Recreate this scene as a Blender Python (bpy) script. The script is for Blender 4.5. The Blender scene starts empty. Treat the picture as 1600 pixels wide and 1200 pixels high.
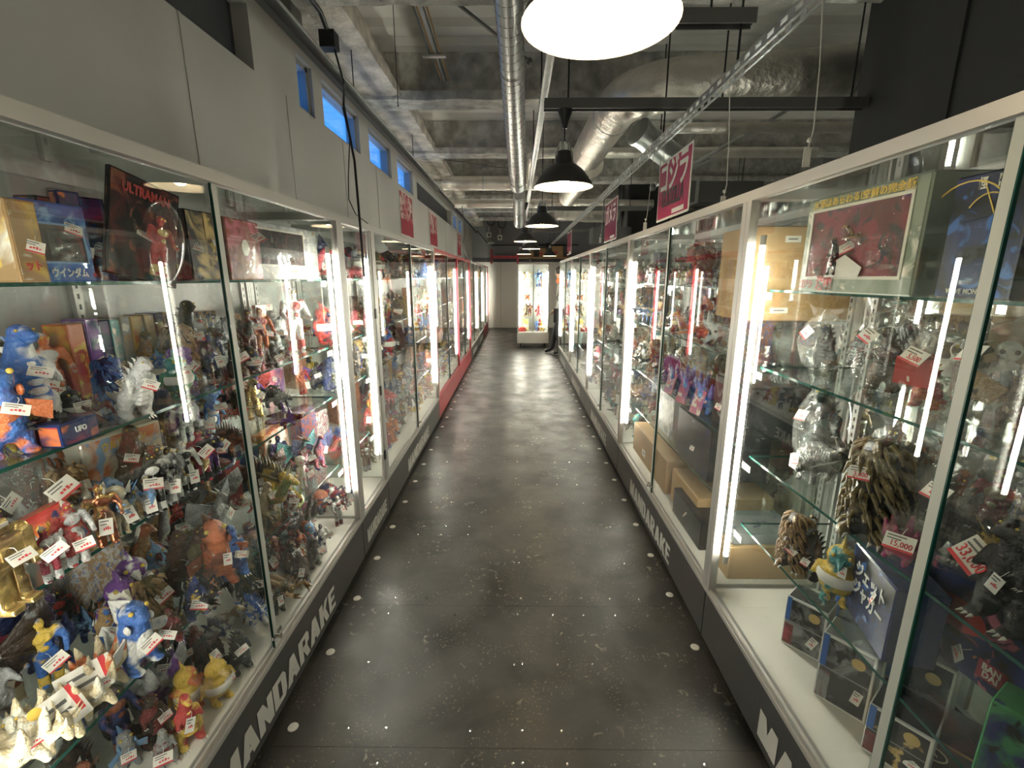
import bpy, bmesh, math, random
from mathutils import Vector, Matrix, noise
R = math.radians
SC = bpy.context.scene
COL = SC.collection

# ------------------------------------------------------------------ camera, sky, exposure
F_PX, PITCH, YAW, CAMH = 715.0, R(13.15), R(0.57), 1.6
cam = bpy.data.cameras.new('camera'); cam.sensor_width = 36; cam.lens = 36 * F_PX / 1600; cam.clip_start = .02
camo = bpy.data.objects.new('camera', cam); COL.objects.link(camo)
camo.location = (0, 0, CAMH); camo.rotation_euler = (R(90) - PITCH, 0, YAW); SC.camera = camo
W = bpy.data.worlds.new('dusk_sky'); SC.world = W; W.use_nodes = True
bg = W.node_tree.nodes['Background']; bg.inputs[0].default_value = (.05, .27, .80, 1); bg.inputs[1].default_value = .62
SC.view_settings.view_transform = 'Standard'; SC.view_settings.look = 'None'
SC.view_settings.exposure = 1.74; SC.view_settings.gamma = 1; SC.view_settings.use_curve_mapping = False
SC.cycles.transparent_max_bounces = 48; SC.cycles.max_bounces = 9; SC.cycles.diffuse_bounces = 4
SC.cycles.glossy_bounces = 4; SC.cycles.caustics_reflective = False; SC.cycles.caustics_refractive = False
SC.cycles.use_denoising = True; SC.cycles.sample_clamp_indirect = 6
BULB, TUBE = 34.0, 33.0

# ------------------------------------------------------------------ pixel helpers (1600x1200 photo frame)
Mcam = camo.rotation_euler.to_matrix()
def ray(u, v): return Mcam @ Vector(((u - 800) / F_PX, (600 - v) / F_PX, -1))
def on_z(u, v, z): d = ray(u, v); return Vector((0, 0, CAMH)) + d * ((z - CAMH) / d.z)
def on_x(u, v, X): d = ray(u, v); return Vector((0, 0, CAMH)) + d * (X / d.x)
def on_y(u, v, Y): d = ray(u, v); return Vector((0, 0, CAMH)) + d * (Y / d.y)
def proj(P):
    q = Mcam.transposed() @ (Vector(P) - Vector((0, 0, CAMH)))
    return 800 + F_PX * q.x / -q.z, 600 - F_PX * q.y / -q.z

# ------------------------------------------------------------------ materials
MATS = {}
def nodes(name):
    m = bpy.data.materials.new(name); m.use_nodes = True
    nt = m.node_tree; b = nt.nodes['Principled BSDF']; MATS[name] = m
    return m, nt, b
def N(nt, t, **k):
    n = nt.nodes.new(t)
    for a, v in k.items(): setattr(n, a, v)
    return n
def plain(name, c, rough=.5, metal=0., bump=0., bscale=40., var=0., vscale=5., spec=.5, coat=0.):
    m, nt, b = nodes(name)
    b.inputs['Base Color'].default_value = (*c, 1); b.inputs['Roughness'].default_value = rough
    b.inputs['Metallic'].default_value = metal; b.inputs['Specular IOR Level'].default_value = spec
    b.inputs['Coat Weight'].default_value = coat
    if bump or var:
        tc = N(nt, 'ShaderNodeTexCoord')
    if var:
        n = N(nt, 'ShaderNodeTexNoise'); n.inputs['Scale'].default_value = vscale; n.inputs['Detail'].default_value = 6
        nt.links.new(tc.outputs['Object'], n.inputs['Vector'])
        r = N(nt, 'ShaderNodeValToRGB')
        r.color_ramp.elements[0].position = .3; r.color_ramp.elements[1].position = .7
        r.color_ramp.elements[0].color = (*[x * (1 - var) for x in c], 1); r.color_ramp.elements[1].color = (*[min(1, x * (1 + var)) for x in c], 1)
        nt.links.new(n.outputs['Fac'], r.inputs['Fac']); nt.links.new(r.outputs['Color'], b.inputs['Base Color'])
    if bump:
        n2 = N(nt, 'ShaderNodeTexNoise'); n2.inputs['Scale'].default_value = bscale; n2.inputs['Detail'].default_value = 4
        nt.links.new(tc.outputs['Object'], n2.inputs['Vector'])
        bp = N(nt, 'ShaderNodeBump'); bp.inputs['Strength'].default_value = bump; bp.inputs['Distance'].default_value = .02
        nt.links.new(n2.outputs['Fac'], bp.inputs['Height']); nt.links.new(bp.outputs['Normal'], b.inputs['Normal'])
    return m
def emit(name, c, s):
    m, nt, b = nodes(name)
    b.inputs['Base Color'].default_value = (.8, .8, .8, 1)
    b.inputs['Emission Color'].default_value = (*c, 1); b.inputs['Emission Strength'].default_value = s
    return m
def sheet(name, tint, ior=1.45, rough=0., haze=0., hazec=(.8, .8, .8), bump=0., bscale=30., boost=1.):
    """thin clear sheet: straight-through transparency plus a fresnel mirror, and a little haze for plastic film"""
    m, nt, b = nodes(name); nt.nodes.remove(b)
    out = nt.nodes['Material Output']
    t = N(nt, 'ShaderNodeBsdfTransparent'); t.inputs[0].default_value = (*tint, 1)
    g = N(nt, 'ShaderNodeBsdfGlossy'); g.inputs['Roughness'].default_value = rough; g.inputs[0].default_value = (1, 1, 1, 1)
    fr = N(nt, 'ShaderNodeFresnel'); ge = N(nt, 'ShaderNodeNewGeometry'); mr = N(nt, 'ShaderNodeMapRange')   # same mirror share on both faces of the sheet
    mr.inputs[3].default_value = ior; mr.inputs[4].default_value = 1 / ior
    nt.links.new(ge.outputs['Backfacing'], mr.inputs[0]); nt.links.new(mr.outputs[0], fr.inputs['IOR'])
    mx = N(nt, 'ShaderNodeMixShader')
    fac = fr.outputs[0]
    if boost != 1:
        mu = N(nt, 'ShaderNodeMath', operation='MULTIPLY', use_clamp=True); mu.inputs[1].default_value = boost
        nt.links.new(fac, mu.inputs[0]); fac = mu.outputs[0]
    nt.links.new(fac, mx.inputs[0]); nt.links.new(t.outputs[0], mx.inputs[1]); nt.links.new(g.outputs[0], mx.inputs[2])
    last = mx.outputs[0]
    if bump:
        tc = N(nt, 'ShaderNodeTexCoord'); n2 = N(nt, 'ShaderNodeTexNoise'); n2.inputs['Scale'].default_value = bscale; n2.inputs['Detail'].default_value = 3
        nt.links.new(tc.outputs['Object'], n2.inputs['Vector'])
        bp = N(nt, 'ShaderNodeBump'); bp.inputs['Strength'].default_value = bump; bp.inputs['Distance'].default_value = .03
        nt.links.new(n2.outputs['Fac'], bp.inputs['Height'])
        nt.links.new(bp.outputs['Normal'], g.inputs['Normal']); nt.links.new(bp.outputs['Normal'], fr.inputs['Normal'])
    if haze:
        d = N(nt, 'ShaderNodeBsdfDiffuse'); d.inputs[0].default_value = (*hazec, 1)
        m2 = N(nt, 'ShaderNodeMixShader'); m2.inputs[0].default_value = haze
        nt.links.new(last, m2.inputs[1]); nt.links.new(d.outputs[0], m2.inputs[2]); last = m2.outputs[0]
    nt.links.new(last, out.inputs[0])
    return m
def toy(name, use2=False, rough=.27, metal=0., scale=3.2, lo=.5, hi=.58, relief=.6):
    """moulded vinyl: two object colours, the second sprayed in patches"""
    m, nt, b = nodes(name)
    oi = N(nt, 'ShaderNodeObjectInfo'); at = N(nt, 'ShaderNodeAttribute', attribute_type='OBJECT', attribute_name='c2')
    tc = N(nt, 'ShaderNodeTexCoord'); n = N(nt, 'ShaderNodeTexNoise'); n.inputs['Scale'].default_value = scale; n.inputs['Detail'].default_value = 3
    ad = N(nt, 'ShaderNodeVectorMath', operation='ADD'); nt.links.new(tc.outputs['Object'], ad.inputs[0])
    nt.links.new(oi.outputs['Random'], ad.inputs[1]); nt.links.new(ad.outputs[0], n.inputs['Vector'])
    mr = N(nt, 'ShaderNodeMapRange'); mr.inputs[1].default_value = lo; mr.inputs[2].default_value = hi
    nt.links.new(n.outputs['Fac'], mr.inputs[0])
    mx = N(nt, 'ShaderNodeMix', data_type='RGBA'); nt.links.new(mr.outputs[0], mx.inputs['Factor'])
    a, c = (6, 7) if not use2 else (7, 6)
    nt.links.new(oi.outputs['Color'], mx.inputs[a]); nt.links.new(at.outputs['Color'], mx.inputs[c])
    if use2: mr.inputs[1].default_value = .62; mr.inputs[2].default_value = .7
    nt.links.new(mx.outputs[2], b.inputs['Base Color'])
    b.inputs['Roughness'].default_value = rough; b.inputs['Metallic'].default_value = metal
    n3 = N(nt, 'ShaderNodeTexNoise'); n3.inputs['Scale'].default_value = 20; n3.inputs['Detail'].default_value = 5; nt.links.new(tc.outputs['Object'], n3.inputs['Vector'])
    bp = N(nt, 'ShaderNodeBump'); bp.inputs['Strength'].default_value = relief; bp.inputs['Distance'].default_value = .02
    nt.links.new(n3.outputs['Fac'], bp.inputs['Height']); nt.links.new(bp.outputs['Normal'], b.inputs['Normal'])
    return m
def printed(name, rough=.3, scale=9., dist=1.2):
    """flat colour print: three object colours in painterly blotches (box art, posters)"""
    m, nt, b = nodes(name)
    oi = N(nt, 'ShaderNodeObjectInfo')
    a2 = N(nt, 'ShaderNodeAttribute', attribute_type='OBJECT', attribute_name='c2'); a3 = N(nt, 'ShaderNodeAttribute', attribute_type='OBJECT', attribute_name='c3')
    tc = N(nt, 'ShaderNodeTexCoord'); ad = N(nt, 'ShaderNodeVectorMath', operation='ADD')
    nt.links.new(tc.outputs['Object'], ad.inputs[0]); nt.links.new(oi.outputs['Random'], ad.inputs[1])
    def mk(sc, lo, hi):
        n = N(nt, 'ShaderNodeTexNoise'); n.inputs['Scale'].default_value = sc; n.inputs['Detail'].default_value = 5; n.inputs['Distortion'].default_value = dist
        nt.links.new(ad.outputs[0], n.inputs['Vector'])
        mr = N(nt, 'ShaderNodeMapRange'); mr.inputs[1].default_value = lo; mr.inputs[2].default_value = hi
        nt.links.new(n.outputs['Fac'], mr.inputs[0]); return mr.outputs[0]
    m1 = N(nt, 'ShaderNodeMix', data_type='RGBA'); m2 = N(nt, 'ShaderNodeMix', data_type='RGBA')
    nt.links.new(mk(scale, .44, .6), m1.inputs['Factor']); nt.links.new(mk(scale * 1.7, .56, .64), m2.inputs['Factor'])
    nt.links.new(oi.outputs['Color'], m1.inputs[6]); nt.links.new(a2.outputs['Color'], m1.inputs[7])
    nt.links.new(m1.outputs[2], m2.inputs[6]); nt.links.new(a3.outputs['Color'], m2.inputs[7])
    nt.links.new(m2.outputs[2], b.inputs['Base Color']); b.inputs['Roughness'].default_value = rough
    return m
def objcol(name, rough=.45, metal=0.):
    m, nt, b = nodes(name); oi = N(nt, 'ShaderNodeObjectInfo'); nt.links.new(oi.outputs['Color'], b.inputs['Base Color'])
    b.inputs['Roughness'].default_value = rough; b.inputs['Metallic'].default_value = metal
    return m

M_ALU = plain('anodised_aluminium', (.50, .49, .47), .42, .45)
M_RED = plain('red_enamel', (.42, .035, .05), .35)
M_PLINTH = plain('dark_grey_plinth', (.062, .060, .058), .38, 0, .04, 60)
M_LETTER = plain('pale_grey_letter', (.55, .54, .50), .55)
M_WHITE = plain('white_base_board', (.66, .65, .60), .4)
M_BACK = plain('grey_back_panel', (.40, .40, .38), .45)
M_GLASS = sheet('clear_glass', (.975, .99, .983), 1.5)
M_SHELF = sheet('shelf_glass', (.93, .975, .955), 1.5)
M_EDGE = plain('green_glass_edge', (.012, .07, .056), .12)
M_SEAL = plain('pale_door_seal', (.43, .45, .42), .4)
M_BLACK = plain('black_plastic', (.012, .012, .013), .4)
M_CHROME = plain('chrome', (.75, .75, .75), .12, 1)
M_TUBE = emit('led_tube', (1, .95, .80), TUBE)
M_BULB = emit('warm_bulb', (1, .80, .50), BULB)
M_SHADEIN = plain('white_enamel', (.86, .83, .76), .35)
M_SHADEOUT = plain('dark_enamel', (.045, .043, .042), .35)
M_WALLG = plain('painted_grey_wall', (.46, .445, .415), .6, 0, .05, 30, .06, 1.5)
M_WALLD = plain('charcoal_wall', (.06, .062, .07), .6, 0, .06, 20)
M_COLUMN = plain('charcoal_column', (.038, .038, .039), .55, 0, .05, 20)
M_WALLM = plain('mid_grey_wall', (.24, .24, .245), .6, 0, .05, 20)
M_ENDW = plain('pale_grey_panel', (.76, .745, .69), .5)
M_DECK = plain('painted_steel_deck', (.84, .82, .78), .55, 0, .04, 8, .08, 2)
M_SPRAY = plain('sprayed_fireproofing', (.55, .535, .50), .9, 0, 1.0, 28, .35, 9)
M_SPRAYL = plain('sprayed_concrete', (.58, .53, .47), .9, 0, 1.0, 22, .4, 6)
M_STEEL = plain('dull_steel', (.16, .155, .15), .45, .5)
M_GALV = plain('galvanised_steel', (.68, .69, .69), .33, .85, .05, 30, .12, 12)
M_FOIL = plain('foil_wrap', (.84, .80, .73), .36, .72, .9, 13, .1, 8)
M_KRAFT = plain('brown_cardboard', (.42, .265, .125), .75, 0, .05, 40, .07, 7)
M_CARD = plain('white_card', (.70, .68, .63), .5)
M_REDINK = plain('red_ink', (.55, .04, .05), .5)
M_GREYINK = plain('grey_ink', (.12, .12, .12), .5)
M_WINDOWF = plain('window_frame_grey', (.30, .30, .31), .45)
M_SKIN = plain('skin', (.55, .33, .23), .5)
M_FILM = sheet('crinkled_film', (.975, .975, .97), 1.36, .09, .075, (.78, .78, .76), .25, 7, 1.4)
M_WFILM = sheet('window_film', (.97, .97, .97), 1.35, .06, .02, (.75, .75, .73), .35, 12, 1.2)
M_EYE = plain('glossy_eye', (.50, .36, .06), .2)
M_ACRYL = sheet('acrylic', (.93, .93, .93), 1.45, .02, .03)
M_VINYL = toy('moulded_vinyl'); M_VINYL2 = toy('second_colour_vinyl', True); M_METALV = toy('metallic_vinyl', False, .25, .75, relief=.12)
M_PRINT = printed('box_print'); M_POSTER = printed('poster_print', .5, 5., 2.)
M_PAINT = objcol('flat_colour'); M_GLOSS = objcol('gloss_colour', .15)
# floor: worn black vinyl
def floor_mat():
    m, nt, b = nodes('worn_black_floor')
    tc = N(nt, 'ShaderNodeTexCoord')
    def nz(sc, det=8, dis=0.):
        n = N(nt, 'ShaderNodeTexNoise'); n.inputs['Scale'].default_value = sc; n.inputs['Detail'].default_value = det; n.inputs['Distortion'].default_value = dis
        nt.links.new(tc.outputs['Object'], n.inputs['Vector']); return n.outputs['Fac']
    def rng(x, a, c, lo=0., hi=1.):
        r = N(nt, 'ShaderNodeMapRange'); r.inputs[1].default_value = a; r.inputs[2].default_value = c; r.inputs[3].default_value = lo; r.inputs[4].default_value = hi
        nt.links.new(x, r.inputs[0]); return r.outputs[0]
    def mul(x, y):
        q = N(nt, 'ShaderNodeMath', operation='MULTIPLY'); nt.links.new(x, q.inputs[0]); nt.links.new(y, q.inputs[1]); return q.outputs[0]
    base = N(nt, 'ShaderNodeMix', data_type='RGBA'); base.inputs[6].default_value = (.010, .0095, .009, 1); base.inputs[7].default_value = (.058, .054, .050, 1)
    nt.links.new(rng(nz(2.6, 10, .6), .35, .68), base.inputs['Factor'])
    chips = mul(rng(nz(30, 6, .8), .60, .67), rng(nz(3.2, 3), .52, .62))
    fine = mul(rng(nz(95, 3), .61, .67), rng(nz(5.5, 3), .46, .58))
    c1 = N(nt, 'ShaderNodeMix', data_type='RGBA'); nt.links.new(chips, c1.inputs['Factor']); nt.links.new(base.outputs[2], c1.inputs[6]); c1.inputs[7].default_value = (.20, .185, .14, 1)
    c2 = N(nt, 'ShaderNodeMix', data_type='RGBA'); nt.links.new(fine, c2.inputs['Factor']); nt.links.new(c1.outputs[2], c2.inputs[6]); c2.inputs[7].default_value = (.17, .15, .09, 1)
    nt.links.new(c2.outputs[2], b.inputs['Base Color'])
    nt.links.new(rng(nz(4, 8), .3, .7, .30, .52), b.inputs['Roughness'])
    bp = N(nt, 'ShaderNodeBump'); bp.inputs['Strength'].default_value = .18; bp.inputs['Distance'].default_value = .01
    nt.links.new(nz(14, 6), bp.inputs['Height']); nt.links.new(bp.outputs['Normal'], b.inputs['Normal'])
    return m
M_FLOOR = floor_mat()

# ------------------------------------------------------------------ mesh builder
class MB:
    def __init__(s): s.v = []; s.f = []; s.m = []
    def add(s, vs, fs, mi=0, M=None):
        o = len(s.v)
        s.v += [tuple(M @ Vector(p)) if M else tuple(p) for p in vs]
        s.f += [tuple(i + o for i in f) for f in fs]; s.m += [mi] * len(fs); return s
    def box(s, a, b, mi=0, M=None):
        x0, x1 = sorted((a[0], b[0])); y0, y1 = sorted((a[1], b[1])); z0, z1 = sorted((a[2], b[2]))
        vs = [(x0, y0, z0), (x1, y0, z0), (x1, y1, z0), (x0, y1, z0), (x0, y0, z1), (x1, y0, z1), (x1, y1, z1), (x0, y1, z1)]
        return s.add(vs, [(3, 2, 1, 0), (4, 5, 6, 7), (0, 1, 5, 4), (1, 2, 6, 5), (2, 3, 7, 6), (3, 0, 4, 7)], mi, M)
    def tube(s, pts, r, n=8, mi=0, caps=True):
        pts = [Vector(p) for p in pts]; rs = r if isinstance(r, (list, tuple)) else [r] * len(pts)
        o = len(s.v); up = None
        for i, p in enumerate(pts):
            t = (pts[min(i + 1, len(pts) - 1)] - pts[max(i - 1, 0)]).normalized()
            if up is None: up = t.orthogonal().normalized()
            up = (up - t * up.dot(t)).normalized(); w = t.cross(up)
            for k in range(n):
                a = 2 * math.pi * k / n; s.v.append(tuple(p + (up * math.cos(a) + w * math.sin(a)) * rs[i]))
        for i in range(len(pts) - 1):
            for k in range(n):
                s.f.append((o + i * n + k, o + i * n + (k + 1) % n, o + (i + 1) * n + (k + 1) % n, o + (i + 1) * n + k)); s.m.append(mi)
        if caps:
            s.f.append(tuple(o + k for k in range(n))[::-1]); s.m.append(mi)
            e = o + (len(pts) - 1) * n; s.f.append(tuple(e + k for k in range(n))); s.m.append(mi)
        return s
    def lathe(s, prof, n=24, mi=0, c=(0, 0, 0)):
        o = len(s.v)
        for r, z in prof:
            for k in range(n):
                a = 2 * math.pi * k / n; s.v.append((c[0] + r * math.cos(a), c[1] + r * math.sin(a), c[2] + z))
        for i in range(len(prof) - 1):
            for k in range(n):
                s.f.append((o + i * n + k, o + i * n + (k + 1) % n, o + (i + 1) * n + (k + 1) % n, o + (i + 1) * n + k)); s.m.append(mi)
        return s
    def ball(s, c, r, mi=0, n=8, m=6):
        rr = r if isinstance(r, (tuple, list)) else (r, r, r); o = len(s.v)
        for i in range(m + 1):
            t = math.pi * i / m
            for k in range(n):
                a = 2 * math.pi * k / n
                s.v.append((c[0] + rr[0] * math.sin(t) * math.cos(a), c[1] + rr[1] * math.sin(t) * math.sin(a), c[2] + rr[2] * math.cos(t)))
        for i in range(m):
            for k in range(n):
                s.f.append((o + (i + 1) * n + k, o + (i + 1) * n + (k + 1) % n, o + i * n + (k + 1) % n, o + i * n + k)); s.m.append(mi)
        return s
    def cone(s, p, q, r, n=6, mi=0): return s.tube([p, q], [r, r * .06], n, mi)
    def slab(s, outline, t, mi=0, M=None):
        """flat outline (list of 3d points) thickened by vector t"""
        n = len(outline); vs = [Vector(p) for p in outline] + [Vector(p) + Vector(t) for p in outline]
        fs = [tuple(range(n))[::-1], tuple(range(n, 2 * n))] + [(i, (i + 1) % n, (i + 1) % n + n, i + n) for i in range(n)]
        return s.add(vs, fs, mi, M)
    def merge(s, me, mi=0, M=None):
        return s.add([v.co for v in me.vertices], [tuple(p.vertices) for p in me.polygons], mi, M)
    def mesh(s, name, mats, smooth=False):
        me = bpy.data.meshes.new(name); me.from_pydata(s.v, [], s.f)
        for m in (mats if isinstance(mats, (list, tuple)) else [mats]): me.materials.append(m)
        me.polygons.foreach_set('material_index', s.m)
        if smooth:
            me.polygons.foreach_set('use_smooth', [True] * len(me.polygons))
            try: me.set_sharp_from_angle(angle=R(40))
            except Exception: pass
        me.update(); return me
    def build(s, name, mats, parent=None, loc=(0, 0, 0), rz=0, smooth=False):
        return link(name, s.mesh(name, mats, smooth), parent, loc, rz)
def link(name, me, parent=None, loc=(0, 0, 0), rz=0, sc=1, rot=None):
    o = bpy.data.objects.new(name, me); COL.objects.link(o); o.location = loc
    o.rotation_euler = rot if rot else (0, 0, rz)
    o.scale = (sc,) * 3 if not isinstance(sc, (tuple, list)) else sc
    if parent: o.parent = parent
    return o
def tag(o, label=None, cat=None, group=None, kind=None):
    if label: o['label'] = label
    if cat: o['category'] = cat
    if group: o['group'] = group
    if kind: o['kind'] = kind
    return o
def root(name, label, cat, loc, rz=0, group=None): return tag(link(name, None, None, loc, rz), label, cat, group)
def structure(name, mb, m, smooth=False, parent=None):
    o = mb.build(name, m, parent, smooth=smooth)
    if not parent: o['kind'] = 'structure'
    return o
def paint(o, c, c2=None, c3=None):
    o.color = (*c, 1)
    if c2: o['c2'] = list(c2)
    if c3: o['c3'] = list(c3)
    return o
TXT = {}
def text_mesh(s, size, m, bold=0., sx=1., shear=0., ext=.0006, sp=1.):
    k = (s, round(size, 4), m.name, bold, sx, shear, sp)
    if k in TXT: return TXT[k]
    cu = bpy.data.curves.new('lettering', 'FONT'); cu.body = s; cu.size = size; cu.offset = bold * size; cu.shear = shear
    cu.extrude = ext; cu.align_x = 'CENTER'; cu.align_y = 'CENTER'; cu.space_character = sp; cu.resolution_u = 2; cu.fill_mode = 'FRONT' if ext == 0 else 'BOTH'
    ob = bpy.data.objects.new('lettering', cu); COL.objects.link(ob)
    bpy.context.view_layer.update(); dg = bpy.context.evaluated_depsgraph_get()
    me = bpy.data.meshes.new_from_object(ob.evaluated_get(dg)); bpy.data.objects.remove(ob)
    for v in me.vertices: v.co.x *= sx
    me.materials.clear(); me.materials.append(m); TXT[k] = me
    return me
# text plane -> local plane facing +x (reads along +y, up +z)
FACE_X = Matrix(((0, 0, 1), (1, 0, 0), (0, 1, 0))).to_euler()
def text_on(parent, s, size, m, loc, **k): return link('lettering', text_mesh(s, size, m, **k), parent, loc, rot=FACE_X)

# ------------------------------------------------------------------ room shell
Y0, Y1, XR, H = -1.6, 14.9, 4.9, 3.5
fl = structure('floor', MB().box((-1.7, Y0, -.1), (XR, Y1, -.004)), M_FLOOR)
ty = [-1.6, -.6, .26, 1.264, 1.974, 2.666, 3.4, 4.3, 5.2]        # plank joints that show near the camera
k = 0
TILE = {}
for i in range(len(ty) - 1):
    for j, (xa, xb) in enumerate(((-.86, .004), (.004, .83))):
        mb = MB().box((xa + .0006, ty[i] + .0006, -.004), (xb - .0006, ty[i + 1] - .0006, 0))
        mb.build('floor_tile', M_FLOOR, fl); k += 1
mb = MB().box((-.86, 5.2, -.004), (.83, Y1, 0)).box((-1.7, Y0, -.004), (-.861, Y1, -.0005)).box((.831, Y0, -.004), (XR, Y1, -.0005))
mb.build('floor_sheet', M_FLOOR, fl)
rnd = random.Random(3); mb = MB()
for y in (1.212, 1.331, 1.621, 1.912, 2.03, 2.33, 2.62, 2.72, 3.05, 3.35, 3.46, 3.8, 4.2):
    for x in (-.62, -.47, -.31, -.155, -.008, .02, .17, .33, .48, .63):
        if rnd.random() < .85: mb.lathe([(0, .0022), (.004, .002), (.006, 0)], 8, 0, (x + rnd.uniform(-.012, .012), y + rnd.uniform(-.004, .004), 0))
o = mb.build('screw_heads', M_CHROME, fl); o['kind'] = 'stuff'
# left wall: solid below, clerestory windows above
WX = -1.4
wl = MB().box((WX - .12, Y0, 0), (WX, Y1, 2.67))
WIN = [(3.27, 3.5), (3.66, 4.45), (4.72, 5.5), (5.78, 6.6), (10.6, 11.3), (11.6, 12.3)]
dark = [(1.2, 2.74), (6.85, 10.3)]
op = sorted(WIN + dark); y = Y0
for a, b in op:
    wl.box((WX - .12, y, 2.67), (WX, a, 2.98)); y = b
wl.box((WX - .12, y, 2.67), (WX, Y1, 2.98)).box((WX - .12, Y0, 2.98), (WX, Y1, H + .05))
structure('wall_left', wl, M_WALLG)
for i, y in enumerate((.35, 1.26, 2.17, 3.08, 4.0, 4.9, 7.6, 9.4)):   # panel joints
    structure('trim_%d' % (i + 1), MB().box((WX, y, 1.9), (WX + .004, y + .012, 2.67)), M_WALLG)
for i, (a, b) in enumerate(dark):
    structure('trim_%d' % (20 + i), MB().box((WX - .118, a, 2.67), (WX - .09, b, 2.98)), M_WALLD)
for i, (a, b) in enumerate(WIN):
    f = MB(); w = .03
    for q in ((a, a + w), (b - w, b)): f.box((WX - .1, q[0], 2.67), (WX - .03, q[1], 2.98))
    f.box((WX - .1, a, 2.67), (WX - .03, b, 2.70)).box((WX - .1, a, 2.95), (WX - .03, b, 2.98))
    wr = structure('window_%d' % (i + 1), f, M_WINDOWF)
    MB().box((WX - .075, a + w, 2.7), (WX - .069, b - w, 2.95)).build('window_pane', M_GLASS, wr)
structure('wall_right', MB().box((XR, Y0, 0), (XR + .1, Y1, H + .12)), M_WALLM)
structure('wall_front', MB().box((WX - .1, Y0 - .1, 0), (XR, Y0, H + .12)), M_WALLM)
wb = structure('wall_back', MB().box((WX - .1, Y1, 0), (XR, Y1 + .1, H + .12)), M_WALLM)
x = WX
while x < 3:
    MB().box((x + .004, Y1 - .03, .02), (min(x + .9, 3) - .004, Y1, 2.06)).build('wall_panel', M_ENDW, wb); x += .9
MB().box((WX, Y1 - .045, 2.06), (3, Y1, 2.15)).build('dark_rail', M_WALLD, wb)
MB().box((WX, Y1 - .04, 0), (3, Y1 - .03, .06)).build('skirting', M_ENDW, wb)
# ceiling: ribbed steel deck, ribs run across
mb = MB(); y = Y0; P = .3
prof = []
while y < Y1:
    prof += [(y, H), (y + .12, H), (y + .15, H + .05), (y + .27, H + .05)]; y += P
vs = [(x, yy, zz) for yy, zz in prof for x in (WX - .1, XR)]
mb.add(vs, [(2 * i, 2 * i + 1, 2 * i + 3, 2 * i + 2) for i in range(len(prof) - 1)])
mb.box((WX - .1, Y0, H + .08), (XR, Y1, H + .16))
structure('ceiling', mb, M_DECK)
# beams across, sprayed with fireproofing (lower and upper flange, web)
def lumpy(mb_box, seed, amp=.012, cut=.12):
    bm = bmesh.new(); (x0, y0, z0), (x1, y1, z1) = mb_box
    bmesh.ops.create_cube(bm, size=1); bmesh.ops.scale(bm, vec=(x1 - x0, y1 - y0, z1 - z0), verts=bm.verts)
    bmesh.ops.translate(bm, vec=((x0 + x1) / 2, (y0 + y1) / 2, (z0 + z1) / 2), verts=bm.verts)
    for ax, (p, q) in enumerate(((x0, x1), (y0, y1), (z0, z1))):
        n = int((q - p) / cut)
        for i in range(1, n):
            co = [0, 0, 0]; co[ax] = p + (q - p) * i / n; no = [0, 0, 0]; no[ax] = 1
            bmesh.ops.bisect_plane(bm, geom=bm.verts[:] + bm.edges[:] + bm.faces[:], plane_co=co, plane_no=no)
    for v in bm.verts:
        v.co += Vector((0, noise.noise(v.co * 7 + Vector((seed, 0, 0))), noise.noise(v.co * 7 + Vector((0, seed, 3))))) * amp
    me = bpy.data.meshes.new('beam'); bm.to_mesh(me); bm.free(); return me
for i, y in enumerate((2.75, 4.42, 6.2, 7.9, 9.6, 11.3, 13.0)):
    me = lumpy(((WX, y, 3.10), (XR, y + .26, 3.17)), i); me.materials.append(M_SPRAY)
    o = link('ceiling_beam', me); o['kind'] = 'structure'
    me = lumpy(((WX, y + .09, 3.17), (XR, y + .17, H)), i + 9); me.materials.append(M_SPRAY); link('beam_web', me, o)
me = lumpy(((WX, Y0, 3.13), (-1.02, Y1, 3.22)), 31, .03, .14); me.materials.append(M_SPRAYL); o = link('edge_beam', me); o['kind'] = 'structure'
me = lumpy(((WX, Y0, 3.22), (-1.16, Y1, H)), 33, .03, .14); me.materials.append(M_SPRAYL); link('beam_web', me, o)
# dark columns beyond the right-hand cabinets
def column(x0, x1, y0, y1, i):
    c = structure('wall_column' if i == 0 else 'wall_column.%03d' % i, MB().box((x0, y0, 0), (x1, y1, H)), M_COLUMN)
    MB().box((x0 - .012, y0 + .03, 0), (x0, y0 + (y1 - y0) * .45, H)).build('column_panel', M_COLUMN, c)
    MB().box((x0 - .012, y0 + (y1 - y0) * .52, 0), (x0, y1 - .03, H)).build('column_panel', M_COLUMN, c)
column(2.05, 2.95, 1.7, 3.1, 0); column(2.0, 2.75, 8.7, 9.6, 1)
structure('wall_right_partition', MB().box((2.75, 9.2, 0), (2.9, Y1, H)), M_WALLD)

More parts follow.
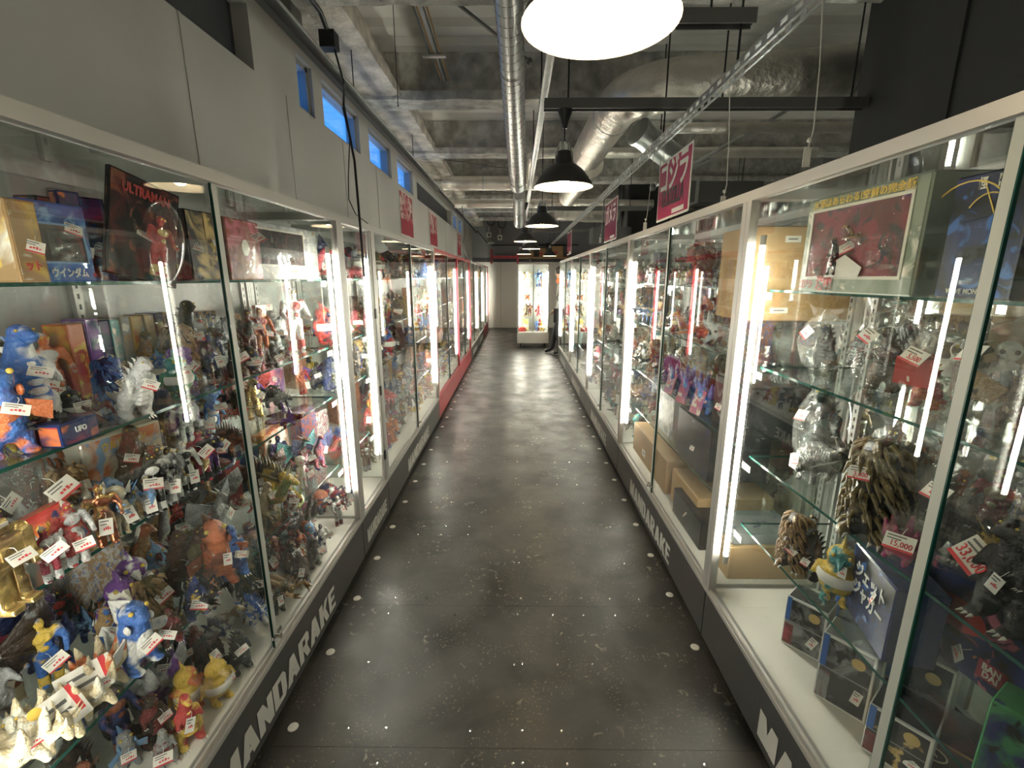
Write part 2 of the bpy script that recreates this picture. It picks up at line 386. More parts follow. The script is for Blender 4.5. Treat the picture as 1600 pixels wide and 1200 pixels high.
# ------------------------------------------------------------------ heavy condensed capitals for the plinths
_s = .38
def _q(x0, y0, x1, y1): return [(x0, y0), (x1, y0), (x1, y1), (x0, y1)]
GLYPH = {'M': [_q(0, 0, _s * .9, 1), _q(1 - _s * .9, 0, 1, 1), [(.36, .02), (.64, .02), (.36, 1), (0, 1)], [(.36, .02), (.64, .02), (1, 1), (.64, 1)]],
         'A': [[(0, 0), (_s, 0), (.64, 1), (.32, 1)], [(1 - _s, 0), (1, 0), (.68, 1), (.36, 1)], _q(.25, .17, .75, .36)],
         'N': [_q(0, 0, _s * .95, 1), _q(1 - _s * .95, 0, 1, 1), [(1 - _s, 0), (1, 0), (_s, 1), (0, 1)]],
         'D': [_q(0, 0, _s, 1), _q(0, .8, .7, 1), _q(0, 0, .7, .2), _q(1 - _s, .2, 1, .8), [(.5, .8), (1, .8), (.82, 1), (.5, 1)], [(.5, 0), (.82, 0), (1, .2), (.5, .2)]],
         'R': [_q(0, 0, _s, 1), _q(0, .82, .8, 1), _q(0, .42, .8, .58), _q(1 - _s, .55, .98, .86), [(.7, .82), (.98, .82), (.86, 1), (.7, 1)], [(.36, .44), (.72, .5), (1, 0), (.64, 0)]],
         'K': [_q(0, 0, _s, 1), [(.26, .46), (.56, .44), (1, 1), (.64, 1)], [(.30, .56), (.60, .72), (1, 0), (.64, 0)]],
         'E': [_q(0, 0, _s, 1), _q(0, .81, .92, 1), _q(0, .41, .84, .59), _q(0, 0, .94, .19)]}
GW = dict(M=1.22, A=1.08, N=1.04, D=1.0, R=1.0, K=1.04, E=.84)
def shop_letters(s, length, cap):
    k = (s, length, cap)
    if k in TXT: return TXT[k]
    tot = sum(GW[c] for c in s) + .07 * (len(s) - 1); u = length / tot; y = -length / 2; mb = MB()
    for c in s:
        for j, poly in enumerate(GLYPH[c]):
            pts = [(j * .00025, y + a * GW[c] * u, (b - .5) * cap) for a, b in poly]
            mb.add(pts, [tuple(range(len(pts)))])
        y += (GW[c] + .07) * u
    TXT[k] = mb.mesh('lettering', M_LETTER); return TXT[k]

# ------------------------------------------------------------------ display cabinets
ZB, ZT, XL_, XRt, D = .25, 1.9, -.875, .84, .5
SH_L = [1.59, 1.25, .99, .61]; SH_R = [1.555, 1.265, .90, .60]; ZF = .272
def cabinet(side, ya, yb, label, red=False, letters=True, glass_back=False, hinged=False, shelves=None, tubes=('far',), shelf_front=.09, name=None, group=None, letter_y=0., letter_s=1., front_x=None, shelf_w=None):
    w = yb - ya; h = w / 2; fx = front_x if front_x is not None else (XL_ if side == 'L' else XRt)
    r = root('display_cabinet', label, 'cabinet', (fx, (ya + yb) / 2, 0), 0 if side == 'L' else math.pi, group)
    far = 1 if side == 'L' else -1
    fm = M_RED if red else M_ALU
    pl = MB().box((-D + .02, -h + .004, .022), (-.001, h - .004, ZB)).build('plinth', M_RED if red else M_PLINTH, r)
    if letters:
        L = .89 * letter_s if w > 1 else .40
        t = link('lettering', shop_letters('MANDARAKE', L, .108 if w > 1 else .085), pl, (.0006, letter_y, .108))
    MB().box((-D + .02, -h + .012, ZB), (-.03, h - .012, ZF)).build('base_board', M_WHITE, r)
    MB().box((-.03, -h, ZB), (.004, h, ZB + .016)).box((-.009, -h, ZB + .016), (.0, h, ZB + .026)).box((-.03, -h, ZB + .016), (-.026, h, ZB + .03)).build('bottom_rail', fm, r)
    tr = MB().box((-.03, -h, ZT - .034), (.004, h, ZT)).box((-D, -h, ZT - .03), (-D + .03, h, ZT))
    for s in (-1, 1): tr.box((-D + .03, s * h, ZT - .03), (-.03, s * (h - .03), ZT))
    tr.build('top_frame', fm, r)
    for s in (-1, 1):
        MB().box((-.028, s * (h - .001), ZB), (.003, s * (h - .032), ZT - .034)).build('corner_post', fm, r)
        MB().box((-D, s * (h - .001), ZB), (-D + .028, s * (h - .03), ZT - .03)).build('corner_post', fm, r)
    MB().box((-D + .01, -h + .02, ZT - .012), (-.02, h - .02, ZT - .006)).build('top_panel', M_GLASS, r)
    MB().box((-D + .028, far * (h - .018), ZF), (-.028, far * (h - .013), ZT - .03)).build('side_glass', M_GLASS, r)
    MB().box((-D + .004, -h + .03, ZF), (-D + .01, h - .03, ZT - .03)).build('back_glass' if glass_back else 'back_panel', M_GLASS if glass_back else M_BACK, r)
    for yy in ((-h + .06, 0, h - .06) if w > 1 else (-h + .06, h - .06)):
        st = MB()
        st.box((-D + .011, yy - .014, ZF), (-D + .026, yy + .014, ZT - .05))
        z = .35
        while z < 1.8: st.box((-D + .026, yy - .004, z), (-D + .0263, yy + .004, z + .016), 1); z += .032
        st.build('shelf_standard', [M_ALU, M_BLACK], r)
    if hinged:
        d = MB().box((-.012, -h + .05, ZF + .012), (-.006, h - .05, ZT - .05)).build('glass_door', M_GLASS, r)
        e = MB()
        for s in (-1, 1): e.box((-.015, s * (h - .034), ZF + .01), (-.001, s * (h - .058), ZT - .04))
        e.build('door_stile', M_ALU, d)
        for z in (.42, .86, 1.35): MB().box((-.004, h - .05, z), (.008, h - .028, z + .06)).build('hinge', M_BLACK, d)
    else:
        for s, x in ((far, -.012), (-far, -.020)):
            d = MB().box((x, s * (h - .032), ZF + .006), (x + .005, -s * .018, ZT - .036)).build('sliding_door', M_GLASS, r)
            MB().box((x - .001, -s * .018, ZF + .006), (x + .0062, -s * .0145, ZT - .036)).build('glass_edge', M_EDGE, d)
            MB().box((x - .0005, -s * .0145, ZF + .006), (x + .0056, -s * .0145 + s * .024, ZT - .036)).build('door_seal', M_SEAL, d)
        MB().tube([(-.002, -.012 * far, ZF + .055), (.020, -.012 * far, ZF + .055)], .009, 10).box((-.005, -.03, ZF + .048), (.0, .03, ZF + .062)).build('door_lock', M_CHROME, r, smooth=True)
    for k, z in enumerate(shelves or ()):
        a = -h + .035; b = h - .035
        g = MB().box((-D + .028, a, z - .008), (-shelf_front, b, z)).build('glass_shelf', M_SHELF, r)
        MB().box((-.056, far * (h - .075), z - .034), (-.0545, far * (h - .135), z - .008)).box((-.0545, far * (h - .085), z - .024), (-.0541, far * (h - .125), z - .017), 1).build('shelf_label', [M_CARD, M_GREYINK], r)
        MB().box((-shelf_front, a, z - .008), (-shelf_front + .0012, b, z)).box((-D + .03, far * b, z - .008), (-shelf_front, far * (b + .001), z)).build('shelf_edge', M_EDGE, g)
    for t in tubes:
        s = far if t == 'far' else -far
        yy = s * (h - .055)
        tb = MB().tube([(-.042, yy, .46), (-.042, yy, 1.71)], .0092, 10).build('light_tube', M_TUBE, r, smooth=True)
        for za, zb in ((1.71, 1.745), (.425, .46)): MB().tube([(-.042, yy, za), (-.042, yy, zb)], .0105, 10).build('tube_cap', M_CARD, tb, smooth=True)
    return r
LC = [(0.49, 2.35), (2.35, 2.885), (2.885, 5.0), (5.0, 6.95), (6.95, 8.75), (8.75, 10.55), (10.55, 12.35), (12.35, 14.3)]
LN = ['first wide glass cabinet on the left, crowded with toys, nearest the camera', 'narrow hinged glass cabinet between two wide ones on the left',
      'wide grey-framed glass cabinet after the narrow one on the left', 'red-framed glass cabinet with red plinth on the left, the nearer red one',
      'red-framed glass cabinet on the left directly behind another red one', 'grey glass cabinet directly beyond the two red cabinets on the left',
      'farther grey glass cabinet before the last red one on the left', 'last red glass cabinet at the far end of the left row']
for i, (a, b) in enumerate(LC):
    cabinet('L', a, b, LN[i], red=i in (3, 4, 7), letters=i not in (3, 4, 7), hinged=(i == 1), shelves=SH_L, tubes=('far', 'near') if i == 0 or i > 2 else ('far',),
            letter_y=(.05 if i == 0 else .0 if i != 2 else -.04))
RC = [(-.06, 1.775), (1.775, 3.57), (3.57, 5.42), (5.42, 7.25), (7.25, 9.15)]
RN = ['nearest glass cabinet on the right, filled with bagged monsters and boxes', 'second glass cabinet on the right, with cardboard boxes along its bottom',
      'third glass cabinet from the camera on the right', 'fourth glass cabinet from the camera on the right', 'last glass cabinet at the far end of the right row']
for i, (a, b) in enumerate(RC):
    cabinet('R', a, b, RN[i], glass_back=True, shelves=SH_R if i else [1.555, 1.265, .90, .60], tubes=('far',) if i < 2 else ('far', 'near'), letter_y=(-.0 if i else .02), shelf_front=.10)
# second row, back to back, facing the next aisle
BC = [(.3, 2.1), (2.1, 3.9), (3.9, 5.7), (5.7, 7.5)]
BN = ['glass cabinet of the next aisle seen through the nearest right cabinet', 'glass cabinet of the next aisle behind the second right cabinet',
      'glass cabinet of the next aisle behind the third right cabinet', 'glass cabinet of the next aisle behind the fourth right cabinet']
for i, (a, b) in enumerate(BC):
    cabinet('L', a, b, BN[i], glass_back=True, shelves=[1.5, 1.15, .8, .5], tubes=('near',), front_x=1.9, letters=False)
# free-standing case on castors at the aisle's end
def end_case():
    x0, x1, y0, y1 = .015, .745, 10.6, 11.1
    r = root('showcase', 'free-standing lit glass showcase on castors at the end of the aisle', 'showcase', ((x0 + x1) / 2, (y0 + y1) / 2, 0))
    hx, hy = (x1 - x0) / 2, .25
    MB().box((-hx, -hy, .10), (hx, hy, .34)).box((-hx - .003, -hy - .003, .255), (hx + .003, hy + .003, .262)).build('plinth', M_ENDW, r)
    MB().box((-hx + .02, -hy + .02, .34), (hx - .02, hy - .02, .36)).build('base_board', M_WHITE, r)
    for sx in (-1, 1):
        for sy in (-1, 1):
            MB().box((sx * hx, sy * hy, .34), (sx * (hx - .03), sy * (hy - .03), 1.9)).build('corner_post', M_ALU, r)
            MB().tube([(sx * (hx - .08) - .014, sy * .19, .035), (sx * (hx - .08) + .014, sy * .19, .035)], .035, 12).box((sx * (hx - .08) - .02, sy * .19 - .015, .05), (sx * (hx - .08) + .02, sy * .19 + .015, .1)).build('castor', M_BLACK, r)
    t = MB()
    for s in (-1, 1): t.box((-hx, s * hy, 1.87), (hx, s * (hy - .03), 1.9)).box((s * hx, -hy, 1.87), (s * (hx - .03), hy, 1.9))
    t.build('top_frame', M_ALU, r)
    MB().box((-.012, -hy - .002, .36), (.012, -hy + .01, 1.87)).build('door_stile', M_SEAL, r)
    for s in (-1, 1):
        MB().box((s * .012, -hy + .004, .36), (s * (hx - .03), -hy + .009, 1.87)).build('glass_door', M_GLASS, r)
        MB().box((s * (hx - .012), -hy + .03, .36), (s * (hx - .008), hy - .03, 1.87)).build('side_glass', M_GLASS, r)
        MB().tube([(s * (hx - .055), -hy + .045, .5), (s * (hx - .055), -hy + .045, 1.72)], .017, 10).build('light_tube', M_TUBE, r, smooth=True)
    MB().box((-hx + .03, hy - .012, .36), (hx - .03, hy - .006, 1.87)).build('back_panel', M_BACK, r)
    for z in SH_E: MB().box((-hx + .03, -hy + .05, z - .008), (hx - .03, hy - .02, z)).build('glass_shelf', M_SHELF, r)
SH_E = [1.38, 1.08, .72]
end_case()


# ------------------------------------------------------------------ pendant lamps
def lamp_meshes():
    out = MB().lathe([(.030, .205), (.040, .20), (.047, .165), (.050, .135), (.075, .125), (.115, .095), (.152, .05), (.172, .018), (.178, .004), (.1785, 0)], 40)
    inn = MB().lathe([(.1785, 0), (.176, .003), (.168, .018), (.148, .048), (.128, .066), (.1275, .072), (.098, .10), (.07, .118), (.03, .122), (0, .122)], 40)
    neck = MB().lathe([(0, .275), (.012, .27), (.02, .255), (.028, .245), (.034, .225), (.043, .16), (.0505, .128)], 20)
    for a in (0, math.pi): neck.tube([(.052 * math.cos(a), .052 * math.sin(a), .13), (.05 * math.cos(a), .05 * math.sin(a), .19), (.022 * math.cos(a), .022 * math.sin(a), .255)], .004, 6)
    bulb = MB().lathe([(0, .012), (.018, .016), (.034, .032), (.040, .052), (.034, .072), (.02, .09), (.014, .12)], 20)
    return out.mesh('shade', M_SHADEOUT, 1), inn.mesh('reflector', M_SHADEIN, 1), neck.mesh('neck', M_CHROME, 1), bulb.mesh('bulb', M_BULB, 1)
LM = lamp_meshes()
LAMPS = [(.187, 1.2, 'nearest dark pendant lamp hanging over the aisle, bulb visible', 2.70),
         (.284, 3.0, 'dark pendant lamp hanging under the second black cross track', 2.56),
         (.271, 5.2, 'third pendant lamp down the aisle, hung on a long black cord', 9),
         (.133, 7.4, 'fourth pendant lamp down the aisle, left of the third', 2.70),
         (.28, 9.3, 'fifth pendant lamp down the aisle, just below the fourth', 9),
         (.17, 11.4, 'sixth pendant lamp down the aisle, above the free-standing showcase', 2.70),
         (.86, 12.4, 'far pendant lamp hung right of the showcase near the cartons', 9),
         (3.4, 1.6, 'pendant lamp over the next aisle beside the dark column', 9), (3.4, 4.9, 'pendant lamp over the next aisle beyond the dark column', 9), (3.4, 7.6, 'far pendant lamp over the next aisle', 9)]
for i, (x, y, lab, zt) in enumerate(LAMPS):
    if zt > 3: zt = H if (y - Y0) % .3 < .13 else H + .05
    r = root('pendant_lamp', lab, 'lamp', (x, y, 2.16 if i == 0 else 2.135), 0, 'pendant lamps over the aisles')
    link('lamp_shade', LM[0], r); link('reflector', LM[1], r); link('neck', LM[2], r); link('bulb', LM[3], r)
    MB().tube([(0, 0, .27), (0, 0, zt - r.location.z - .10)], .004, 6).build('cord', M_BLACK, r)
    MB().lathe([(0, 0), (.012, 0), (.02, .03), (.042, .09), (.045, .10), (0, .10)], 16, 0, (0, 0, zt - r.location.z - .10)).build('cord_cone', M_BLACK, r, smooth=True)

# ------------------------------------------------------------------ tracks, channels, ducts, pipes under the ceiling
def thing(name, label, cat, mb, mats, group=None, smooth=False): return tag(mb.build(name, mats, smooth=smooth), label, cat, group)
def rods(r, pts, ztop=H, rad=.005):
    for p in pts: MB().tube([(p[0], p[1], p[2]), (p[0], p[1], ztop)], rad, 6).build('hanger_rod', M_BLACK, r)
def track_x(name, label, xa, xb, y, z, hang):
    r = root(name, label, 'lighting track', (0, 0, 0), 0, 'black tracks across the ceiling')
    MB().box((xa, y - .02, z + .012), (xb, y + .02, z + .045)).build('rail', M_BLACK, r)
    MB().box((xa, y - .03, z), (xb, y - .022, z + .055)).box((xa, y + .022, z), (xb, y + .03, z + .055)).build('rail_lip', M_STEEL, r)
    rods(r, [(x, y, z + .05) for x in hang])
track_x('lighting_track', 'black cross track carrying the second pendant lamp', .16, 2.6, 3.0, 2.56, (.3, 1.2, 1.95))
track_x('lighting_track', 'short black cross track above the nearest pendant lamp', .12, .98, 2.2, 2.615, (.45, .80))
track_x('lighting_track', 'black cross track under the far right ceiling', .3, 1.9, 6.9, 2.52, (.5, 1.6))
track_x('lighting_track', 'farthest black cross track, above the showcase', .3, 2.0, 9.9, 2.5, (.5, 1.6))
# long track along the left wall
r = root('lighting_track', 'long black track running along the top of the left wall', 'lighting track', (0, 0, 0), 0, 'black tracks across the ceiling')
TX, TZ = -1.15, 2.80
MB().box((TX - .02, .6, TZ), (TX + .02, 13.6, TZ + .07)).build('rail', M_BLACK, r)
MB().box((TX + .021, .6, TZ + .062), (TX + .03, 13.6, TZ + .072)).build('bright_lip', M_GALV, r)
rods(r, [(TX, y, TZ + .06) for y in (3.6, 5.5, 7.6, 9.7)], H, .004)
# slotted steel channels
def channel_y(label, x, z, ya, yb, hang):
    r = root('slotted_channel', label, 'steel channel', (0, 0, 0), 0, 'slotted channels along the aisle')
    mb = MB(); w = .021
    for s in (-1, 1):
        xx = x + s * w
        mb.box((xx - .0015, ya, z), (xx + .0015, yb, z + .012)).box((xx - .0015, ya, z + .03), (xx + .0015, yb, z + .041))
        y = ya
        while y < yb: mb.box((xx - .0015, y, z + .012), (xx + .0015, y + .035, z + .03)); y += .085
    mb.box((x - w, ya, z + .039), (x + w, yb, z + .041)).box((x - w, ya, z), (x - w + .008, yb, z + .002)).box((x + w - .008, ya, z), (x + w, yb, z + .002))
    mb.build('channel', M_GALV, r); rods(r, [(x, y, z + .04) for y in hang])
    return r
channel_y('slotted steel channel above the right cabinets holding the signs', .93, 2.43, .9, 12.5, (1.4, 2.2, 3.2, 10.5, 12.0))
channel_y('slotted steel channel over the middle of the aisle', .17, 2.70, .9, 11.5, (1.6, 3.6, 5.2, 8.0, 9.2))
# spiral duct, dropping as it runs away
def spiral(label, p, q, rad, pitch):
    p, q = Vector(p), Vector(q); r = root('spiral_duct', label, 'duct', (0, 0, 0))
    MB().tube([p, q], rad, 28).build('duct_tube', M_GALV, r, smooth=True)
    L = (q - p).length; n = int(L / pitch); t = (q - p).normalized(); u = t.orthogonal().normalized(); w = t.cross(u); pts = []
    for i in range(n * 14 + 1):
        a = 2 * math.pi * i / 14; pts.append(p + t * (pitch * i / 14) + (u * math.cos(a) + w * math.sin(a)) * rad)
    MB().tube(pts, .0022, 4).build('spiral_seam', M_STEEL, r)
    for k in (.06, .55, .97):
        c = p + (q - p) * k; MB().tube([c - t * .01, c + t * .01], rad + .004, 28).build('joint_band', M_GALV, r, smooth=True)
spiral('spiral-seamed bare metal duct sloping down over the aisle', (-.075, 1.5, 3.29), (.01, 4.40, 2.40), .073, .06)
spiral('short spiral-seamed duct hanging behind the long one', (.03, 7.0, 2.75), (.04, 7.6, 2.42), .085, .05)
def arc(c, a, b, n=8):
    """quarter bend about centre c from offset a to offset b"""
    return [Vector(c) + Vector(a) * math.cos(math.pi / 2 * i / n) + Vector(b) * math.sin(math.pi / 2 * i / n) for i in range(n + 1)]
def foil(label, pts, rad, bands=()):
    r = root('foil_duct', label, 'duct', (0, 0, 0), 0, 'foil-wrapped ducts under the ceiling')
    MB().tube(pts, rad, 24).build('foil_sleeve', M_FOIL, r, smooth=True)
    for c, t in bands:
        c, t = Vector(c), Vector(t); MB().tube([c - t * .012, c + t * .012], rad + .004, 24).build('tape_band', M_GALV, r, smooth=True)
    return r
foil('thick foil-wrapped duct bending from the right towards the aisle end', [(3.2, 3.6, 3.0), (2.4, 3.6, 2.98), (1.6, 3.6, 2.94)] + arc((1.25, 4.05, 2.915), (0, -.45, 0), (-.45, 0, 0), 10) + [(.78, 4.9, 2.91), (.76, 5.35, 2.88)], .165, [((2.3, 3.6, 2.977), (1, 0, 0)), ((.797, 4.2, 2.915), (0, 1, 0))])
foil('foil-wrapped duct continuing beyond the thick bent one', [(.9, 6.0, 2.93), (.88, 7.2, 2.93), (.86, 8.3, 2.93)], .15, [((.893, 6.6, 2.93), (0, 1, 0))])
foil('thin foil pipe crossing the ceiling at mid distance', [(3.4, 5.7, 2.98), (1.5, 5.7, 2.98), (.26, 5.7, 2.98), (.18, 5.74, 2.95), (.17, 5.9, 2.9), (.19, 6.8, 2.88)], .055, [((1.6, 5.7, 2.98), (1, 0, 0))])
foil('foil-wrapped cross duct left of the aisle, hanging from short rods', [(-1.1, 7.3, 2.96), (-.3, 7.3, 2.96), (.3, 7.3, 2.96)], .10, [((-.5, 7.3, 2.96), (1, 0, 0))])
foil('farther foil-wrapped cross duct behind the spiral stub', [(-1.1, 8.6, 2.86), (-.2, 8.6, 2.86), (2.4, 8.6, 2.86)], .07, [((.5, 8.6, 2.86), (1, 0, 0))])
foil('thin foil pipe high on the right behind the column', [(1.3, 4.6, 2.92), (3.3, 4.6, 2.92)], .045)
foil('big foil elbow hanging on the far right', [(.75, 9.0, 2.82), (1.3, 9.15, 2.78), (1.9, 9.15, 2.78)], .17)
r = root('metal_duct', 'bare grey metal duct box behind the thick foil duct', 'duct', (0, 0, 0))
MB().tube([(1.05, 4.3, 2.8), (1.45, 4.5, 2.62)], .11, 20).build('duct_tube', M_GALV, r, smooth=True)
rods(r, [(1.25, 4.39, 2.75)]); MB().tube([(1.03, 4.29, 2.81), (1.06, 4.305, 2.795)], .118, 20).build('joint_band', M_GALV, r, smooth=True)
for i, (a, b, lab) in enumerate((((2.1, 6.6, 2.72), (3.3, 6.6, 2.72), 'grey rectangular duct on the far right under the ceiling'), ((1.3, 8.2, 2.3), (1.95, 8.2, 2.3), 'dark boxy air unit on the far right'))):
    r = root('air_duct', lab, 'duct', (0, 0, 0))
    MB().box((a[0], a[1], a[2] - .13), (b[0], b[1] + .4, b[2] + .13)).build('duct_box', M_STEEL, r)
    rods(r, [(a[0] + .2, a[1] + .2, a[2] + .12), (b[0] - .2, a[1] + .2, a[2] + .12)])
    MB().box((a[0] + .3, a[1] - .012, a[2] - .145), (a[0] + .34, a[1] + .41, a[2] + .145)).build('joint_band', M_GALV, r)
# braces, conduits, cables
def rod(label, p, q, rad=.009, m=None, name='brace_rod', cat='steel rod', turn=False):
    r = root(name, label, cat, (0, 0, 0)); p, q = Vector(p), Vector(q)
    MB().tube([p, q], rad, 8).build('rod', m or M_STEEL, r)
    if turn:
        c = p + (q - p) * .5; t = (q - p).normalized() * .09; u = t.orthogonal().normalized() * .02
        MB().tube([c - t, c - t * .5 + u, c + t * .5 + u, c + t, c + t * .5 - u, c - t * .5 - u, c - t], .007, 6).build('turnbuckle', M_STEEL, r)
    else: MB().ball(p, rad * 2.2).ball(q, rad * 2.2).build('end_fitting', M_STEEL, r)
rod('thin dark brace running diagonally under the nearest deck bay', (-.76, 3.05, 3.42), (.1, 4.2, 3.3), .012)
rod('brace with turnbuckle left of the spiral duct', (-.92, 6.3, 3.05), (.0, 7.6, 3.2), .010, turn=True)
rod('farther brace with turnbuckle, over the foil cross duct', (-1.0, 8.0, 3.05), (.05, 9.4, 3.15), .010, turn=True)
rod('pale steel brace sloping on the right behind the big sign', (1.32, 4.78, 2.45), (2.5, 4.6, 3.10), .016, M_GALV)
rod('second pale sloping brace high on the right', (1.75, 6.05, 2.72), (2.6, 6.25, 3.10), .016, M_GALV)
r = root('cable_bundle', 'bundle of grey and copper cables clipped under the deck', 'cables', (0, 0, 0), 0)
for k in range(5):
    MB().tube([(-.70 + k * .022, 2.2, 3.40), (-.68 + k * .022, 3.3, 3.33), (-.665 + k * .02, 4.4, 3.24)], .008, 6).build('cable', (M_STEEL, M_KRAFT, M_GALV)[k % 3], r)
for y, z in ((3.0, 3.345), (4.0, 3.26)): MB().box((-.73, y - .02, z - .01), (-.55, y + .02, z + .004)).build('cable_clip', M_GALV, r)
rod('thin hanger wire dropping from the cable bundle', (-.82, 3.5, 2.75), (-.82, 3.5, 3.4), .003, name='hanger_wire', cat='wire')
r = root('conduit', 'black conduit coming down to a junction box over the left track', 'conduit', (0, 0, 0))
MB().tube([(-1.12, 1.0, 3.085), (-1.12, 3.0, 3.07), (-1.12, 3.12, 3.0)], .014, 10).build('pipe', M_BLACK, r)
MB().box((-1.17, 3.08, 2.93), (-1.08, 3.16, 3.02)).build('junction_box', M_BLACK, r)
MB().box((-1.30, 2.85, 2.95), (-1.22, 2.98, 3.05)).build('terminal_box', M_STEEL, r)
r = root('hanging_cable', 'black cable dropping in front of the narrow left cabinet', 'cable', (0, 0, 0))
MB().tube([(-1.10, 3.12, 2.95), (-1.06, 3.14, 2.75), (-.93, 2.72, 2.50), (-.86, 2.62, 2.2), (-.855, 2.62, 1.9), (-.852, 2.62, 1.60)], .0065, 8).build('thick_cable', M_BLACK, r, smooth=True)
MB().tube([(-.93, 2.70, 2.48), (-.87, 2.60, 2.3), (-.865, 2.52, 2.1), (-.865, 2.50, 1.99), (-.868, 2.60, 1.93), (-.868, 2.80, 1.905)], .003, 6).build('thin_cable', M_BLACK, r, smooth=True)
r = root('hanging_cable', 'grey cable looping down onto the red left cabinets', 'cable', (0, 0, 0))
MB().tube([(-.95, 8.4, 2.8), (-.9, 8.4, 2.35), (-.93, 8.2, 2.15), (-.9, 8.5, 1.98), (-.86, 8.72, 1.9), (-.852, 8.74, 1.5)], .006, 8).build('cable', M_STEEL, r, smooth=True)
# speakers / cameras with cable coils on the end wall
for i, (u, v, lab) in enumerate(((764, 367, 'small white square security camera on the far wall, left one'), (781, 371, 'small white square security camera on the far wall, right one'))):
    p = on_y(u, v, 14.5); r = root('security_camera', lab, 'camera', p)
    MB().box((-.07, .0, -.07), (.07, .12, .07)).build('housing', M_CARD, r); MB().tube([(0, -.02, 0), (0, .02, 0)], .03, 12).build('lens', M_BLACK, r)
    MB().tube([(0, .1, .05), (0, .1, .25)], .012, 8).build('bracket', M_CARD, r)
    pts = [(.06 + .12 * math.cos(a * .6), .1 + .02 * math.sin(a), .42 + .14 * math.sin(a * .6)) for a in range(24)]
    MB().tube(pts, .012, 6).build('cable_coil', M_BLACK, r)
p = on_y(767, 379, 14.6)
r = root('wall_light', 'small white dome fixture on the far wall under the cameras', 'fixture', p); MB().lathe([(0, -.05), (.09, -.04), (.12, 0), (0, .02)], 16).build('dome', M_CARD, r, smooth=True); MB().box((-.03, -.03, .0), (.03, .2, .04)).build('bracket', M_CARD, r)
r = root('wall_conduit', 'thin black conduit running across the far wall', 'conduit', (0, 0, 0)); MB().tube([(-1.1, 13.4, 2.85), (-.9, 14.6, 2.62), (-.75, 14.75, 2.56), (1.9, 14.75, 2.56)], .016, 8).build('pipe', M_BLACK, r); MB().box((.9, 14.72, 2.5), (1.0, 14.85, 2.62)).build('junction_box', M_BLACK, r)
# hanging signs
def sign(label, x, y0, y1, z0, z1, lines, col, group='pink hanging signs', sub=True):
    r = root('hanging_sign', label, 'sign', (x, (y0 + y1) / 2, (z0 + z1) / 2), math.pi, group); w = (y1 - y0) / 2; h = (z1 - z0) / 2
    MB().box((-.004, -w, -h), (0, w, h)).build('sleeve', M_CARD, r)
    pn = paint(MB().box((0, -w + .012, -h + .012), (.0015, w - .012, h - .012)).build('printed_face', M_GLOSS, r), col)
    for s, z, sx, size, m, b in lines:
        link('lettering', text_mesh(s, size, m, bold=b, sx=sx), pn, (.002, 0, z), rot=FACE_X)
    MB().box((.0016, w * .05, -h + .02), (.0022, w * .75, -h + .045)).build('sticker', M_CARD, pn)
    for s in (-1, 1): MB().tube([(-.002, s * w * .8, h), (-.002, s * w * .8, 2.43 - (z0 + z1) / 2)], .0015, 5).build('string', M_CARD, r)
    MB().tube([(-.002, -w - .002, h + .03), (-.002, -w, h * .6)], .004, 6).build('clip', M_CARD, r)
PINK = (.40, .045, .12)
sign('big pink hanging sign with three white characters above the second right cabinet', .9, 2.56, 3.12, 1.94, 2.28, [('ゴジラ', .065, .82, .20, M_CARD, .022), ('GODZILLA', -.055, .62, .125, M_BLACK, .03)], PINK)
sign('smaller-looking pink hanging sign with white characters above the third right cabinet', .9, 4.36, 4.93, 1.94, 2.31, [('ガメラ', .05, .85, .19, M_CARD, .022)], (.33, .05, .11))
sign('farthest pink hanging sign above the last right cabinet', .9, 7.9, 8.5, 1.98, 2.35, [], (.34, .06, .11))
# posters on the left wall
for i, (ya, yb, lab) in enumerate(((5.78, 6.48, 'red and white poster on the left wall above the third cabinet'), (7.7, 8.4, 'red and white poster on the left wall above the red cabinets'), (11.2, 11.9, 'farthest faded red poster on the left wall'))):
    r = root('poster', lab, 'poster', (WX + .004, (ya + yb) / 2, 2.36), 0, 'red posters on the left wall'); w = (yb - ya) / 2
    MB().box((0, -w, -.26), (.0015, w, .26)).build('paper', M_CARD, r)
    paint(MB().box((.0015, -w + .01, -.25), (.0025, w - .01, .25)).build('printed_face', M_POSTER, r), (.36, .03, .05), (.62, .50, .45), (.12, .02, .05))
    paint(MB().box((.0026, -w + .02, -.24), (.0032, w - .02, -.06)).build('red_block', M_PAINT, r), (.33, .025, .045))
# strings with tags over the right cabinets
for i, (u, v, ya, lab) in enumerate(((1130, 310, 2.25, 'white tag on a string above the second right cabinet'), (1262, 235, 1.62, 'white string with a knotted hook above the nearest right cabinet'), (1008, 350, 3.35, 'white cord end hanging above the right cabinets'), (938, 372, 5.2, 'thin white cord over the third right cabinet'))):
    p = on_y(u, v, ya); r = root('hanging_string', lab, 'string', p); top = 2.47 - p.z
    MB().tube([(0, 0, 0), (.01, 0, .06), (.006 + (.93 - p.x) * .4, 0, top * .5), ((.93 - p.x) * .9, .02, top)], .0022, 5).ball((.002, 0, .03), .008).build('string', M_CARD, r)
    MB().box((-.012, -.001, -.05), (.012, .001, .01)).build('hook_tag', M_CARD, r)
